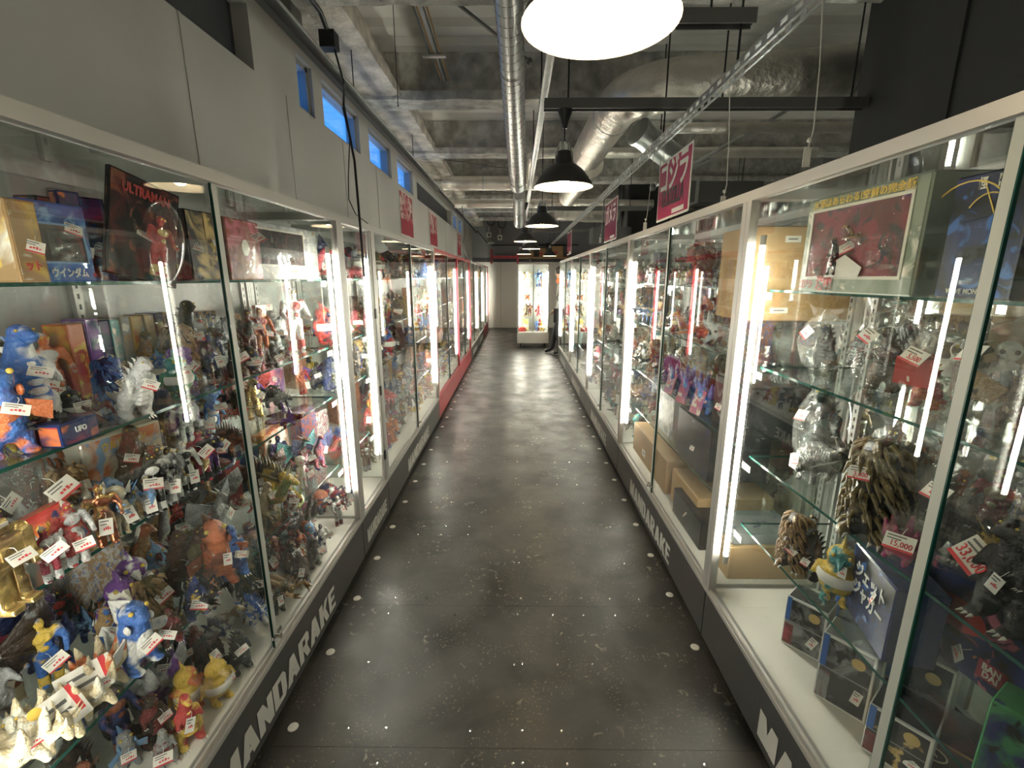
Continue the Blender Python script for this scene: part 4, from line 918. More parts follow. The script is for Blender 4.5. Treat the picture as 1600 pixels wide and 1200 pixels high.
def box(sd, u, v, wpx, hpx, z, cols, label, X=None, depth=.07, rz=0, facing='x', **k):
    p = spot(sd, u, v, z, X); h = min(height(p, hpx), GAP[z] * .98)
    if facing == 'x':
        w = abs(on_x(u + wpx / 2, v, p.x).y - on_x(u - wpx / 2, v, p.x).y)
    else: w = h * wpx / hpx
    return carton(k.pop('name', 'toy_box'), p, w, depth, h, cols, label, (0 if sd == 'L' else math.pi) + R(rz), group='boxes in the nearest %s cabinet' % ('left' if sd == 'L' else 'right'), **k)

# left, top shelf
box('L', 12, 440, 50, 128, S1, ('tan', 'yellow', 'ivory'), 'tan and yellow toy box at the left end of the top shelf', X=-1.02, depth=.12, title='ット', tcol='red', tpos=.2, tsize=.14)
box('L', 74, 440, 98, 122, S1, ('blue', 'navy', 'sky'), 'blue window box with white katakana below its dark window', X=-1.03, depth=.10, title='ウインダム', tcol='white', tpos=.11, tsize=.13, window=(.12, .86, .26, .72), extra=(('や', 'red', .08, (.42, .08), .02),))
box('L', 128, 441, 26, 138, S1, ('navy', 'black', 'orange'), 'tall dark blue card with an orange badge beside the blue window box', X=-1.05, depth=.03, rz=-22)
box('L', 158, 441, 34, 128, S1, ('navy', 'blue', 'dkred'), 'tall blue and black blister card left of the leaning red card', X=-1.08, depth=.03, rz=-26)
card = box('L', 222, 440, 92, 165, S1, ('black', 'dkred', 'rust'), 'leaning black blister card with a red figure and red lettering on top', X=-1.0, depth=.012, rz=-8, pose=(-13, 0), tg=True, title='ULTRAMAN', tcol='red', tpos=.86, tsize=.135, tsx=.72)
hd = link('blister_figure', T['hero']['one'], card, (.018, .03, .02), sc=.165); paint(hd, C['red'], C['gold']); hd['label'] = 'red moulded figure under the blister of the card'
bb = MB().ball((.03, .03, .11), (.035, .06, .115), n=14, m=10).build('blister', M_ACRYL, card, smooth=True)
box('L', 274, 441, 26, 92, S1, ('grey', 'navy', 'sky'), 'slim grey toy box between the leaning card and a black box', X=-1.12, depth=.06)
box('L', 300, 441, 30, 108, S1, ('black', 'gold', 'dkred'), 'black toy box with gold print on the top left shelf', X=-1.06, depth=.08)
box('L', 322, 441, 22, 104, S1, ('dkbrown', 'gold', 'yellow'), 'dark brown toy box with yellow emblem next to the door edge', X=-1.06, depth=.08)
box('L', 205, 441, 24, 110, S1, ('charcoal', 'blue', 'black'), 'charcoal box standing behind the leaning red card', X=-1.26, depth=.06)
box('L', 90, 441, 44, 128, S1, ('dkgreen', 'red', 'lime'), 'green and red box at the back of the top left shelf', X=-1.27, depth=.06)
box('L', 374, 441, 52, 92, S1, ('rust', 'pink', 'dkred'), 'salmon red box inside a clear bag on the top left shelf', X=-1.10, depth=.08, tg=False, title='●', tcol='ivory', tpos=.52, tsize=.34)
bag(spot('L', 376, 441, S1, -1.10), .24, 'crumpled clear bag around the salmon red box', R(-8), .95)
box('L', 443, 440, 84, 82, S1, ('silver', 'grey', 'ivory'), 'white window box with grey picture, yellow lettering and red right edge', X=-1.08, depth=.08, rz=-6, title='ーーーーー', tcol='yellow', tpos=.14, tsize=.13, window=(.05, .74, .27, .87), extra=(('◎', 'yellow', .09, (.42, .93), .02),))
# left, second shelf
F = lambda *a, **k: fig('L', *a, **k)
F('kaiju', 52, 662, 178, S2, 'blue', 'white', 'biggest figure on the second shelf, blue and white with orange patches', rz=-10, X=-1.08)
F('fish', 8, 672, 150, S2, 'blue', 'orange', 'blue and orange fish-like monster at the left end of the second shelf', X=-1.02)
F('hero', 92, 640, 118, S2, 'orange', 'white', 'orange and white hero behind the biggest blue figure', X=-1.25)
for u, w, hp, cols, lab in ((116, 26, 118, ('orange', 'red', 'yellow'), 'slim orange-red box with yellow foot on the second shelf'), (143, 20, 118, ('violet', 'navy', 'ivory'), 'slim purple box with white seal on the second shelf'),
                            (160, 18, 112, ('navy', 'purple', 'silver'), 'slim indigo box with a round seal on the second shelf'), (177, 14, 108, ('teal', 'grey', 'ivory'), 'slim teal box on the second shelf'), (193, 15, 108, ('grey', 'tan', 'ivory'), 'slim grey-beige box on the second shelf'),
                            (211, 18, 104, ('gold', 'orange', 'yellow'), 'slim golden-orange box with a figure print on the second shelf'), (230, 15, 102, ('tan', 'gold', 'white'), 'slim tan box with white seal right of the golden one'), (246, 14, 100, ('brown', 'tan', 'gold'), 'slim brown box right of the tan one'), (259, 13, 98, ('tan', 'brown', 'black'), 'last slim tan box of the row on the second shelf')):
    box('L', u, 566 + (262 - u) * .20, w, hp, S2, cols, lab, X=-1.27, depth=.07, tg=u in (143, 177))
F('kaiju', 305, 600, 118, S2, 'black', 'charcoal', 'tall black monster at the back of the second shelf', X=-1.2)
F('shaggy', 288, 596, 90, S2, 'dkbrown', 'tan', 'dark brown horned monster beside the tall black one', X=-1.15)
F('kaiju', 210, 648, 108, S2, 'silver', 'white', 'silver-white horned monster leaning forward on the second shelf', pose=(0, 22))
F('shaggy', 178, 632, 76, S2, 'navy', 'blue', 'dark navy spiky monster behind the silver-white one')
F('bird', 252, 592, 56, S2, 'sky', 'blue', 'small bright blue spiky bird monster on the second shelf', X=-1.18)
F('shaggy', 288, 606, 66, S2, 'purple', 'violet', 'purple spiky monster on the second shelf')
F('bird', 283, 622, 74, S2, 'green', 'teal', 'green and blue bird monster with yellow feet', rz=-40)
F('bird', 120, 664, 62, S2, 'charcoal', 'grey', 'small grey and black penguin monster in front of the slim boxes')
F('insect', 150, 656, 46, S2, 'black', 'dkred', 'flat black insect monster near the shelf edge')
box('L', 152, 668, 46, 60, S2, ('black', 'dkred', 'tan'), 'small black booklet with red print lying by the shelf edge', X=-1.0, depth=.008, pose=(0, -58), tg=False)
F('petal', 30, 700, 62, S2, 'yellow', 'lime', 'pale yellow crescent-shaped creature at the left shelf edge')
F('insect', 62, 690, 70, S2, 'rust', 'black', 'rust and black bony creature above the yellow crescents')
box('L', 96, 694, 66, 34, S2, ('navy', 'crimson', 'orange'), 'flat blue box with red and orange flames at the shelf edge', X=-1.0, depth=.10, tg=False, title='UFO', tcol='white', tpos=.6, tsize=.34)
F('hero', 335, 592, 76, S2, 'navy', 'charcoal', 'dark blue hero right of the tall black monster')
F('hero', 396, 574, 82, S2, 'dkred', 'charcoal', 'dark red hero just right of the door edge on the second shelf', X=-1.12)
F('hero', 414, 566, 76, S2, 'orange', 'red', 'bright orange hero in front of the pale card on the second shelf', X=-1.15)
box('L', 420, 562, 26, 66, S2, ('ivory', 'pink', 'orange'), 'pale card with red picture behind the orange hero', X=-1.28, depth=.02, tg=False)
F('robot', 432, 566, 62, S2, 'silver', 'grey', 'silver cylinder-bodied robot on the second shelf', X=-1.2)
F('bird', 398, 584, 44, S2, 'brown', 'navy', 'round brown and navy creature near the second shelf edge')
F('kaiju', 432, 576, 42, S2, 'dkbrown', 'black', 'small dark brown monster near the second shelf edge')
F('hero', 466, 556, 96, S2, 'white', 'red', 'white and red hero standing alone at the right of the second shelf', X=-1.08)
F('kaiju', 372, 590, 64, S2, 'dkbrown', 'olive', 'dark olive-brown monster behind the door edge on the second shelf')
F('insect', 446, 568, 30, S2, 'gold', 'black', 'small black and gold insect on the second shelf')
# left, third shelf
box('L', 186, 742, 108, 92, S3, ('ivory', 'orange', 'sky'), 'big white picture box with yellow lettering on the third shelf', X=-1.16, depth=.09, rz=-12, title='ウルトラマン', tcol='yellow', tpos=.84, tsize=.15, tsx=.75, tg=False)
F('shaggy', 115, 786, 88, S3, 'brown', 'tan', 'brown shaggy monster left of the white picture box', X=-1.13)
F('beast', 40, 806, 62, S3, 'grey', 'silver', 'grey beast wrapped in film at the left of the third shelf', X=-1.15, tg=False)
bag(spot('L', 42, 800, S3, -1.15), .2, 'clear bag with a grey toy at the left of the third shelf', 0, 1.1)
box('L', 100, 834, 62, 62, S3, ('red', 'orange', 'navy'), 'tilted red box with yellow lettering on the third shelf', X=-1.05, depth=.05, rz=-24, pose=(14, -12), title='ウルトラ', tcol='yellow', tpos=.66, tsize=.2, tg=False)
F('petal', 138, 832, 74, S3, 'ivory', 'brown', 'cream and brown winged creature right of the tilted red box')
F('insect', 190, 812, 78, S3, 'charcoal', 'sky', 'dark armoured monster with pale blue claws on the third shelf')
F('kaiju', 216, 768, 108, S3, 'dkbrown', 'dkred', 'dark brown horned monster in front of the white picture box')
F('kaiju', 245, 766, 74, S3, 'rust', 'red', 'rusty red monster on the third shelf')
F('kaiju', 232, 800, 60, S3, 'tan', 'brown', 'small tan monster near the third shelf edge')
F('insect', 292, 752, 60, S3, 'black', 'gold', 'black insect monster with gold stripes on the third shelf')
F('worm', 336, 732, 62, S3, 'navy', 'black', 'dark navy sea serpent on the third shelf')
F('alien', 341, 700, 76, S3, 'sky', 'blue', 'pale blue smooth creature at the back of the third shelf', X=-1.2)
F('beast', 362, 706, 52, S3, 'rust', 'brown', 'brown dog-like beast next to the pale blue creature')
F('kaiju', 322, 678, 66, S3, 'dkred', 'crimson', 'dark crimson monster at the back of the third shelf', X=-1.28)
for i, (u, w, cols, lab) in enumerate(((296, 20, ('dkred', 'ivory', 'navy'), 'slim dark red box at the back of the third shelf'), (316, 18, ('navy', 'brown', 'ivory'), 'slim navy box at the back of the third shelf'), (276, 20, ('brown', 'gold', 'black'), 'slim brown and gold box at the back of the third shelf'))):
    box('L', u, 678 + (316 - u) * .3, w, 82, S3, cols, lab, X=-1.29, depth=.06, tg=False)
for i, (u, v, hp, a, b, lab) in enumerate(((282, 800, 92, 'black', 'white', 'black and white hero at the third shelf edge, leftmost of the group'), (300, 790, 96, 'charcoal', 'silver', 'charcoal and silver hero second from left in the dark group'), (318, 782, 84, 'black', 'silver', 'black hero with silver chest in the middle of the dark group'), (338, 768, 80, 'white', 'black', 'white hero with black markings in the dark group'), (358, 752, 82, 'crimson', 'black', 'crimson and black hero right of the dark group'), (378, 742, 72, 'purple', 'charcoal', 'dark purple hero behind the door edge on the third shelf'), (264, 806, 66, 'silver', 'black', 'silver hero at the left of the dark group'))):
    F('hero', u, v, hp, S3, a, b, lab)
F('kaiju', 400, 672, 66, S3, 'gold', 'olive', 'gold-green monster on the third shelf right of the door edge', X=-1.16, metal=True)
box('L', 432, 640, 30, 54, S3, ('pink', 'violet', 'ivory'), 'pink and violet card at the back of the third shelf', X=-1.28, depth=.02, tg=True)
box('L', 398, 652, 34, 56, S3, ('ivory', 'rust', 'gold'), 'cream and red card behind the gold-green monster', X=-1.28, depth=.02, tg=False)
F('beast', 436, 648, 38, S3, 'black', 'charcoal', 'black lizard on the third shelf below the pink card', X=-1.14)
F('hero', 476, 634, 46, S3, 'orange', 'red', 'bright orange-red figure on the third shelf beside the black lizard', X=-1.14)
F('dragon', 496, 626, 46, S3, 'charcoal', 'purple', 'purple bat-winged creature at the right of the third shelf', X=-1.12)
F('ray', 456, 668, 42, S3, 'dkred', 'purple', 'dark red flat winged ray on the third shelf edge')
F('alien', 396, 836, 76, S3, 'cream', 'ivory', 'cream long-limbed creature on the third shelf edge')
# front group of the third shelf, near the camera
F('robot', 36, 948, 138, S3, 'gold', 'tan', 'golden robot at the front left of the third shelf', metal=True, rz=-5)
F('hero', 160, 880, 96, S3, 'red', 'silver', 'red hero with silver shoulders at the third shelf edge')
F('hero', 110, 906, 84, S3, 'crimson', 'silver', 'crimson hero with silver belt beside the golden robot')
F('petal', 98, 874, 56, S3, 'white', 'pink', 'white feathery creature with pink spots on the third shelf')
F('hero', 238, 850, 94, S3, 'rust', 'gold', 'copper-coloured masked hero with gold chest on the shelf edge', metal=True)
F('kaiju', 10, 880, 96, S3, 'dkred', 'purple', 'dark red and purple monster behind the golden robot', X=-1.1)
# left, fourth shelf
F('bird', 218, 956, 92, S4, 'purple', 'white', 'purple bird monster with white head, the upper of two')
F('bird', 200, 984, 88, S4, 'purple', 'ivory', 'purple bird monster with white head, the lower of two')
F('bird', 250, 914, 70, S4, 'sky', 'dkred', 'blue-headed bird monster with dark red body')
F('kaiju', 288, 920, 96, S4, 'brown', 'dkbrown', 'dark brown long-tailed monster on the fourth shelf')
F('kaiju', 322, 916, 100, S4, 'brown', 'olive', 'drab brown monster left of the orange one')
F('fish', 345, 912, 104, S4, 'orange', 'rust', 'bright orange monster with wide jaws on the fourth shelf')
F('kaiju', 372, 900, 84, S4, 'blue', 'navy', 'solid blue blocky monster right of the orange one')
F('kaiju', 318, 962, 66, S4, 'navy', 'yellow', 'dark navy monster with yellow claws on the fourth shelf')
F('insect', 372, 946, 52, S4, 'charcoal', 'black', 'black beetle-like monster at the fourth shelf edge')
F('shaggy', 246, 976, 78, S4, 'olive', 'tan', 'olive shaggy monster in the middle of the fourth shelf')
F('kaiju', 292, 1004, 58, S4, 'dkred', 'brown', 'dark red-brown monster at the fourth shelf edge')
F('fish', 222, 1040, 104, S4, 'blue', 'white', 'vivid blue and white fish monster with broad fins', rz=-20)
F('hero', 84, 1066, 100, S4, 'blue', 'yellow', 'blue and yellow humanoid with red head on the fourth shelf')
F('kaiju', 172, 1010, 66, S4, 'tan', 'blue', 'tan long-beaked monster with blue and red chest')
F('hero', 104, 1000, 80, S4, 'charcoal', 'red', 'dark hero with red boots, left of the fourth shelf')
F('hero', 62, 996, 78, S4, 'silver', 'red', 'silver and red hero at the left of the fourth shelf')
F('kaiju', 28, 1012, 76, S4, 'purple', 'grey', 'purple-grey monster at the left end of the fourth shelf')
F('beast', 146, 962, 46, S4, 'olive', 'dkgreen', 'olive green beast at the back of the fourth shelf')
F('beast', 140, 990, 44, S4, 'navy', 'sky', 'navy and pale blue beast under the tag on the fourth shelf')
F('petal', 166, 1072, 68, S4, 'cream', 'orange', 'cream petal-limbed creature, the upper one behind the white cards')
F('petal', 150, 1104, 66, S4, 'cream', 'ivory', 'cream petal-limbed creature, the lower one behind the white cards')
F('beast', 92, 1150, 70, S4, 'cream', 'cream', 'cream four-legged creature in the lower left corner')
F('worm', 34, 1150, 62, S4, 'ivory', 'cream', 'cream ring-shaped serpent in the lower left corner')
F('petal', 36, 1196, 84, S4, 'cream', 'ivory', 'cream lumpy creature at the bottom left corner')
F('kaiju', 10, 1100, 90, S4, 'cream', 'rust', 'cream horned creature at the left edge of the fourth shelf')
F('kaiju', 6, 1052, 80, S4, 'crimson', 'gold', 'crimson and gold creature above the cream ones')
for u, v, w, h_, lab, a in ((130, 1048, .10, .06, 'folded white card with red band, the upper one', -30), (88, 1098, .085, .075, 'square white card with a yellow disc and red side band', -12)):
    p = on_z(u, v, S4 + .10); r = root('info_card', lab, 'card', (p.x, p.y, S4), R(a), 'white header cards')
    M = Matrix.Translation((0, 0, .085)) @ Matrix.Rotation(R(-35), 4, 'Y')
    MB().box((-.001, -w / 2, -.05 if h_ > .07 else -.035), (.001, w / 2, h_ * .4), 0, M).box((.001, w * .3, -.034), (.0016, w * .42, h_ * .4), 1, M).box((.001, -w * .3, -.02), (.0016, w * .2, -.012), 2, M).box((.001, -w * .3, 0), (.0016, w * .2, .008), 2, M).build('card_sheet', [M_CARD, M_REDINK, M_GREYINK], r)
    if h_ > .07: paint(MB().lathe([(0, .002), (.012, .002), (.012, 0)], 14).build('yellow_disc', M_PAINT, r), C['yellow']).matrix_local = M @ Matrix.Translation((.001, -w * .38, .02)) @ Matrix.Rotation(R(90), 4, 'Y')
    MB().tube([(-.03, 0, .0), (0, 0, .06)], .002, 5).build('card_prop', M_ACRYL, r)
# left, cabinet floor
F('bird', 298, 1106, 68, S5, 'yellow', 'orange', 'yellow round bird with white band, left of the pair')
F('bird', 344, 1092, 66, S5, 'yellow', 'gold', 'yellow round bird with white band, right of the pair')
F('kaiju', 316, 1158, 78, S5, 'red', 'yellow', 'red monster with yellow patches in front of the yellow birds')
F('kaiju', 184, 1142, 66, S5, 'dkbrown', 'black', 'dark brown monster below the cream petal creature')
F('kaiju', 244, 1156, 76, S5, 'dkbrown', 'dkred', 'dark brown finned monster in the middle of the cabinet floor')
F('kaiju', 262, 1076, 68, S5, 'black', 'charcoal', 'black monster with yellow beak at the back of the cabinet floor')
F('kaiju', 284, 1050, 60, S5, 'black', 'dkbrown', 'black monster standing left of the shaggy black one')
F('shaggy', 332, 1052, 62, S5, 'black', 'dkbrown', 'black shaggy monster with a yellow beak')
F('kaiju', 384, 1046, 66, S5, 'black', 'dkgreen', 'black penguin-like monster stretching its arm at the door edge')
F('beast', 342, 1000, 36, S5, 'white', 'navy', 'white and blue spotted beast lying on the cabinet floor')
F('beast', 400, 974, 46, S5, 'white', 'blue', 'white and blue spotted beast close to the door edge')
F('fish', 204, 1196, 56, S5, 'grey', 'sky', 'blue-grey monster at the bottom of the cabinet floor')
F('kaiju', 262, 1192, 58, S5, 'grey', 'dkred', 'grey monster with dark red wings at the bottom')
F('beast', 112, 1204, 60, S5, 'brown', 'dkbrown', 'brown beast under the glass at the bottom left')
F('kaiju', 224, 1096, 60, S5, 'dkbrown', 'olive', 'dark monster tucked under the fourth shelf')
for i, (u, v, hp, k, a, b, lab) in enumerate(((474, 912, 56, 'kaiju', 'dkbrown', 'brown', 'dark brown monster near the rail, nearer of two right of the door edge'), (494, 884, 48, 'kaiju', 'dkbrown', 'black', 'dark brown monster near the rail, farther of two right of the door edge'), (430, 886, 52, 'fish', 'rust', 'dkred', 'red-brown monster right of the door edge'), (456, 892, 50, 'kaiju', 'brown', 'black', 'brown monster behind the pair near the rail'),
        (486, 858, 44, 'fish', 'sky', 'orange', 'blue-grey and orange fish monster on the cabinet floor'), (512, 864, 46, 'hero', 'navy', 'white', 'small navy and white hero at the rail'), (470, 872, 44, 'hero', 'dkred', 'orange', 'small dark red hero behind the fish monster'), (448, 856, 48, 'kaiju', 'navy', 'black', 'dark navy monster on the cabinet floor right of the door edge'),
        (446, 938, 44, 'insect', 'olive', 'tan', 'olive insect monster in front of the dark brown pair'), (436, 956, 40, 'kaiju', 'dkgreen', 'olive', 'dark green monster by the rail near the lock'), (464, 846, 40, 'mini', 'orange', 'yellow', 'orange and yellow capsule toy'), (504, 802, 36, 'mini', 'navy', 'orange', 'navy capsule toy with orange cap'),
        (530, 820, 46, 'hero', 'silver', 'dkred', 'silver-grey robot-like hero near the far post'), (520, 794, 40, 'hero', 'crimson', 'white', 'crimson hero standing near the light tube'), (545, 790, 34, 'hero', 'dkred', 'silver', 'small dark red hero at the far post'), (482, 822, 36, 'mini', 'white', 'pink', 'white and pink capsule toy'))):
    F(k, u, v, hp, S5, a, b, lab)
# left, fourth shelf right of the door edge
for i, (u, v, hp, k, a, b, lab) in enumerate(((440, 792, 64, 'worm', 'yellow', 'lime', 'bright yellow spiny serpent on the fourth shelf'), (424, 772, 66, 'beast', 'yellow', 'olive', 'yellow lumpy beast left of the yellow serpent'), (474, 762, 50, 'alien', 'ivory', 'pink', 'pale pink creature on the fourth shelf'), (476, 738, 58, 'dragon', 'dkred', 'teal', 'dark red winged monster with green head'), (500, 732, 56, 'dragon', 'crimson', 'navy', 'crimson caped monster with blue head'),
        (440, 740, 60, 'hero', 'navy', 'violet', 'blue and violet robot hero in front of an orange box'), (426, 742, 48, 'hero', 'charcoal', 'white', 'dark hero with white face on the fourth shelf'), (420, 800, 50, 'kaiju', 'cream', 'tan', 'cream monster half hidden by the door edge'), (458, 802, 38, 'fish', 'ivory', 'rust', 'small cream fish monster on the fourth shelf'), (398, 760, 44, 'kaiju', 'dkred', 'black', 'dark red monster behind the door edge on the fourth shelf'))):
    F(k, u, v, hp, S4, a, b, lab)
box('L', 428, 722, 40, 62, S4, ('orange', 'ivory', 'tan'), 'orange and white box standing at the back of the fourth shelf', X=-1.28, depth=.06, tg=False)

# right, top shelf
G = lambda *a, **k: fig('R', *a, **k)
rw = box('R', 1366, 451, 182, 160, Q1, ((.30, .34, .27), (.20, .25, .19), 'ivory'), 'large red window box with yellow Japanese lettering on the top right shelf', X=1.0, depth=.16, window=(.08, .90, .17, .85), wcols=('crimson', 'dkred', 'charcoal'), title='大怪獣あらわる!空前の完全版', tcol='yellow', tpos=.925, tsize=.085, body=None, side=(.33, .38, .30), tg=True, extra=(('ゴジラ', 'red', .10, (-.40, .08), .03), ('決戦', 'red', .15, (-.20, .095), .05)), bold=.03, tsx=1.2)
tm = paint(link('boxed_toy', T['worm']['one'], rw, (.088, .01, .14), sc=.05), C['tan'], C['brown']); tm['label'] = 'tan striped toy behind the window film'; tm.rotation_euler = (0, 0, -1.2)
tm = paint(link('boxed_toy', T['kaiju']['one'], rw, (.086, -.06, .05), sc=(.06, .10, .11)), C['charcoal'], C['dkred']); tm['label'] = 'dark moulded monster behind the window film'
MB().slab([(.0885, -.09, .045), (.0885, .05, .045), (.0885, .06, .07), (.0885, -.01, .105), (.0885, -.06, .085)], (.001, 0, 0)).build('silver_insert', M_CARD, rw)
p = on_x(1468, 452, 1.12); r = carton('toy_box', (1.045, p.y - .015, Q1), .085, .12, .285, ('black', 'dkbrown', 'dkred'), 'tall black box with lettering running up its side, right of the red window box', math.pi, 'GODZILLA', 'grey', .5, .001, tg=True)
lt = link('lettering', text_mesh('GODZILLA', .05, M_TXT('silver'), .03, .8), r, (.0615, 0, .16)); lt.matrix_local = Matrix.Translation((.0615, 0, .16)) @ FACE_X.to_matrix().to_4x4() @ Matrix.Rotation(R(90), 4, 'Z')
bw = box('R', 1566, 466, 130, 196, Q1, ('navy', 'black', 'blue'), 'black and blue picture box with yellow streaks at the right edge of the top shelf', X=1.02, depth=.14, title='怪\u3000獣', tcol='ivory', tpos=.91, tsize=.10, extra=(('WAVE MONSTER', 'ivory', .06, (0, .06), .01),), side='black', tg=False)
for o in (bw,):
    MB().tube([(.0713, -.05 + .10 * math.cos(a * .2), .14 + .10 * math.sin(a * .2)) for a in range(14)], .0022, 4).tube([(.0713, .0 + .05 * math.cos(a * .2 + .3), .15 + .06 * math.sin(a * .2 + .3)) for a in range(12)], .0018, 4).tube([(.0713, -.02, .24), (.0713, .02, .16)], .0018, 4).build('yellow_streaks', M_TXT('yellow'), o)
box('R', 1512, 440, 30, 150, Q1, ('brown', 'white', 'black'), 'slim brown and white box between the tall black box and the blue one', X=1.24, depth=.06, tg=False)
# right, second shelf: bagged toys
G('kaiju', 1282, 600, 76, Q2, 'charcoal', 'black', 'dark monster inside the leftmost bag of the second right shelf', tg=False, X=1.13)
bag(spot('R', 1280, 604, Q2, 1.12), .22, 'clear bag with a dark monster, leftmost on the second right shelf', math.pi + R(15), 1.0)
G('kaiju', 1372, 640, 104, Q2, 'brown', 'dkbrown', 'brown dinosaur monster in a bag on the second right shelf', X=1.1, tg=False)
bag(spot('R', 1372, 644, Q2, 1.1), .26, 'clear bag around a brown dinosaur monster', math.pi + R(20), .95)
G('kaiju', 1440, 650, 88, Q2, 'red', 'orange', 'bright red monster in a bag with a price label', X=1.07, tg=False)
bag(spot('R', 1442, 652, Q2, 1.07), .22, 'clear bag with a red header card and handwritten price', math.pi + R(20), .9, card='red', price='5,500')
G('dragon', 1575, 660, 92, Q2, 'brown', 'tan', 'brown winged monster in the bag at the right edge', X=1.1, tg=False)
bag(spot('R', 1572, 668, Q2, 1.08), .27, 'large clear bag right of the door edge on the second right shelf', math.pi, 1.1)
G('kaiju', 1330, 600, 60, Q2, 'charcoal', 'grey', 'dark grey monster at the back of the second right shelf', X=1.3, tg=False)
# right, third shelf
G('kaiju', 1276, 742, 130, Q3, 'dkgreen', 'black', 'dark green glittering monster standing in a tall bag', X=1.13, tg=False)
bag(spot('R', 1274, 744, Q3, 1.12), .33, 'tall clear bag around a dark green monster', math.pi + R(10), .8)
G('shaggy', 1214, 690, 96, Q3, 'charcoal', 'grey', 'grey furry monster at the left of the third right shelf', X=1.22)
G('beast', 1180, 690, 40, Q3, 'green', 'grey', 'green-grey small beast left of the furry monster', X=1.2)
G('shaggy', 1396, 770, 120, Q3, 'black', 'charcoal', 'black shaggy monster in a bag behind the golden one', X=1.12, tg=False)
bag(spot('R', 1398, 774, Q3, 1.11), .31, 'clear bag with a black monster and a high price label', math.pi + R(20), .85, price='27,500')
G('shaggy', 1356, 836, 150, Q3, 'black', 'bronze', 'black and bronze curly-haired monster on the third right shelf', rz=40, price='3,000')
G('kaiju', 1500, 784, 130, Q3, 'charcoal', 'dkbrown', 'dark monster in a bag seen across the door edge', X=1.12, tg=False)
bag(spot('R', 1520, 800, Q3, 1.08), .33, 'big clear bag right of the door edge on the third right shelf', math.pi + R(10), .95)
G('insect', 1590, 790, 90, Q3, 'gold', 'black', 'gold and black striped creature at the right edge', X=1.2, tg=False)
G('beast', 1262, 800, 50, Q3, 'grey', 'silver', 'grey beast lying inside a flat bag', X=1.05, tg=False)
bag(spot('R', 1264, 806, Q3, 1.05), .15, 'flat crumpled bag on the third right shelf edge', math.pi, 1.5, card='white')
G('petal', 1404, 898, 66, Q3, 'pink', 'magenta', 'bright pink blob in a small bag at the shelf edge', X=.98, tg=False)
bag(spot('R', 1406, 902, Q3, .975), .13, 'small bag of pink toy with red header and price label', math.pi + R(30), 1.1, card='crimson', price='15,000')
G('kaiju', 1560, 980, 165, Q3, 'black', 'charcoal', 'big black monster with yellow face at the right edge', rz=10, X=1.0)
p = on_z(1545, 870, Q3 + .12); r = root('price_card', 'white price card with red edge hanging beside the big black monster', 'card', (p.x, p.y, Q3 + .008), math.pi + R(15))
MB().tube([(0, 0, 0), (0, 0, .10)], .003, 6).lathe([(0, .004), (.02, .003), (.022, 0)], 14).build('card_stand', M_ACRYL, r); put_tag(r, .006, 0, .135, 1.3, me=tag_mesh(.06, .05, 1, '33,000'), yaw=R(-20))
# right, fourth shelf
G('shaggy', 1238, 884, 84, Q4, 'dkbrown', 'tan', 'brown curly monster with a cream head on the fourth right shelf', rz=35)
G('bird', 1304, 936, 92, Q4, 'yellow', 'teal', 'yellow and teal round monster on the fourth right shelf', rz=40)
G('kaiju', 1264, 900, 78, Q4, 'black', 'brown', 'dark monster with tail behind the yellow and teal one')
box('R', 1392, 952, 120, 104, Q4, ('navy', 'black', 'blue'), 'dark blue box with slanted white katakana lettering', X=1.06, depth=.12, rz=-14, title='ジェット\nジャガー', tcol='white', tpos=.70, tsize=.24, tsx=.8)
bb = box('R', 1520, 1050, 200, 150, Q4, ('navy', 'black', 'pink'), 'large dark picture box with a red eye-shaped patch and a maker\'s badge', X=1.22, depth=.14, rz=8, side='black', tg=False)
bd = paint(MB().box((.071, .05, .03), (.073, .11, .078)).build('maker_badge', M_PAINT, bb), C['crimson'])
for s, z in (('BAN', .064), ('DAI', .044)): link('lettering', text_mesh(s, .024, M_TXT('ivory'), .03, .85), bd, (.0735, .08, z), rot=FACE_X)
paint(MB().ball((.0705, -.02, .15), (.002, .07, .045), n=14, m=8).build('red_eye_patch', M_PAINT, bb), C['red'])
# right, cabinet floor
def pack(u, v, w, d, h, rz, lab, cols=('charcoal', 'grey', 'black'), side='silver', lid=False):
    p = spot('R', u, v, Q5); r = carton('boxed_figure', p, w, d, h, cols, lab, math.pi + R(rz), side=side, tg=False, group='picture boxes on the cabinet floor', cat='toy box')
    paint(MB().box((d / 2 + .001, -w / 2 + .006, h * .5), (d / 2 + .0016, w / 2 - .006, h * .52)).build('divider', M_PAINT, r), C['grey'])
    paint(MB().lathe([(0, .0012), (.018, .001), (.018, 0)], 12).build('yellow_seal', M_PAINT, r), C['gold']).matrix_local = Matrix.Translation((d / 2 + .001, w * .2, h * .78)) @ Matrix.Rotation(R(90), 4, 'Y')
    paint(MB().box((d / 2 + .001, -w / 2 + .003, .006), (d / 2 + .0016, -w / 2 + w * .25, h * .45)).build('red_strip', M_PRINT, r), C['dkred'], C['grey'], C['crimson'])
    e = d / 2 + .0011; MB().box((e, -w / 2 + .002, .002), (e + .0006, w / 2 - .002, .008)).box((e, -w / 2 + .002, h - .008), (e + .0006, w / 2 - .002, h - .002)).box((e, w / 2 - .008, .002), (e + .0006, w / 2 - .002, h - .002)).build('white_border', M_CARD, r)
    paint(MB().box((e, -w / 2 + .002, h * .52), (e + .0008, -w / 2 + w * .13, h - .002)).build('blue_strip', M_PAINT, r), C['blue']); put_tag(r, d / 2 + .002, w * .3, h * .4); return r
pack(1258, 1008, .13, .10, .20, 40, 'grey picture box on the white cabinet floor, left of three')
pack(1318, 1092, .14, .11, .24, 40, 'grey picture box on the white cabinet floor, nearest the front')
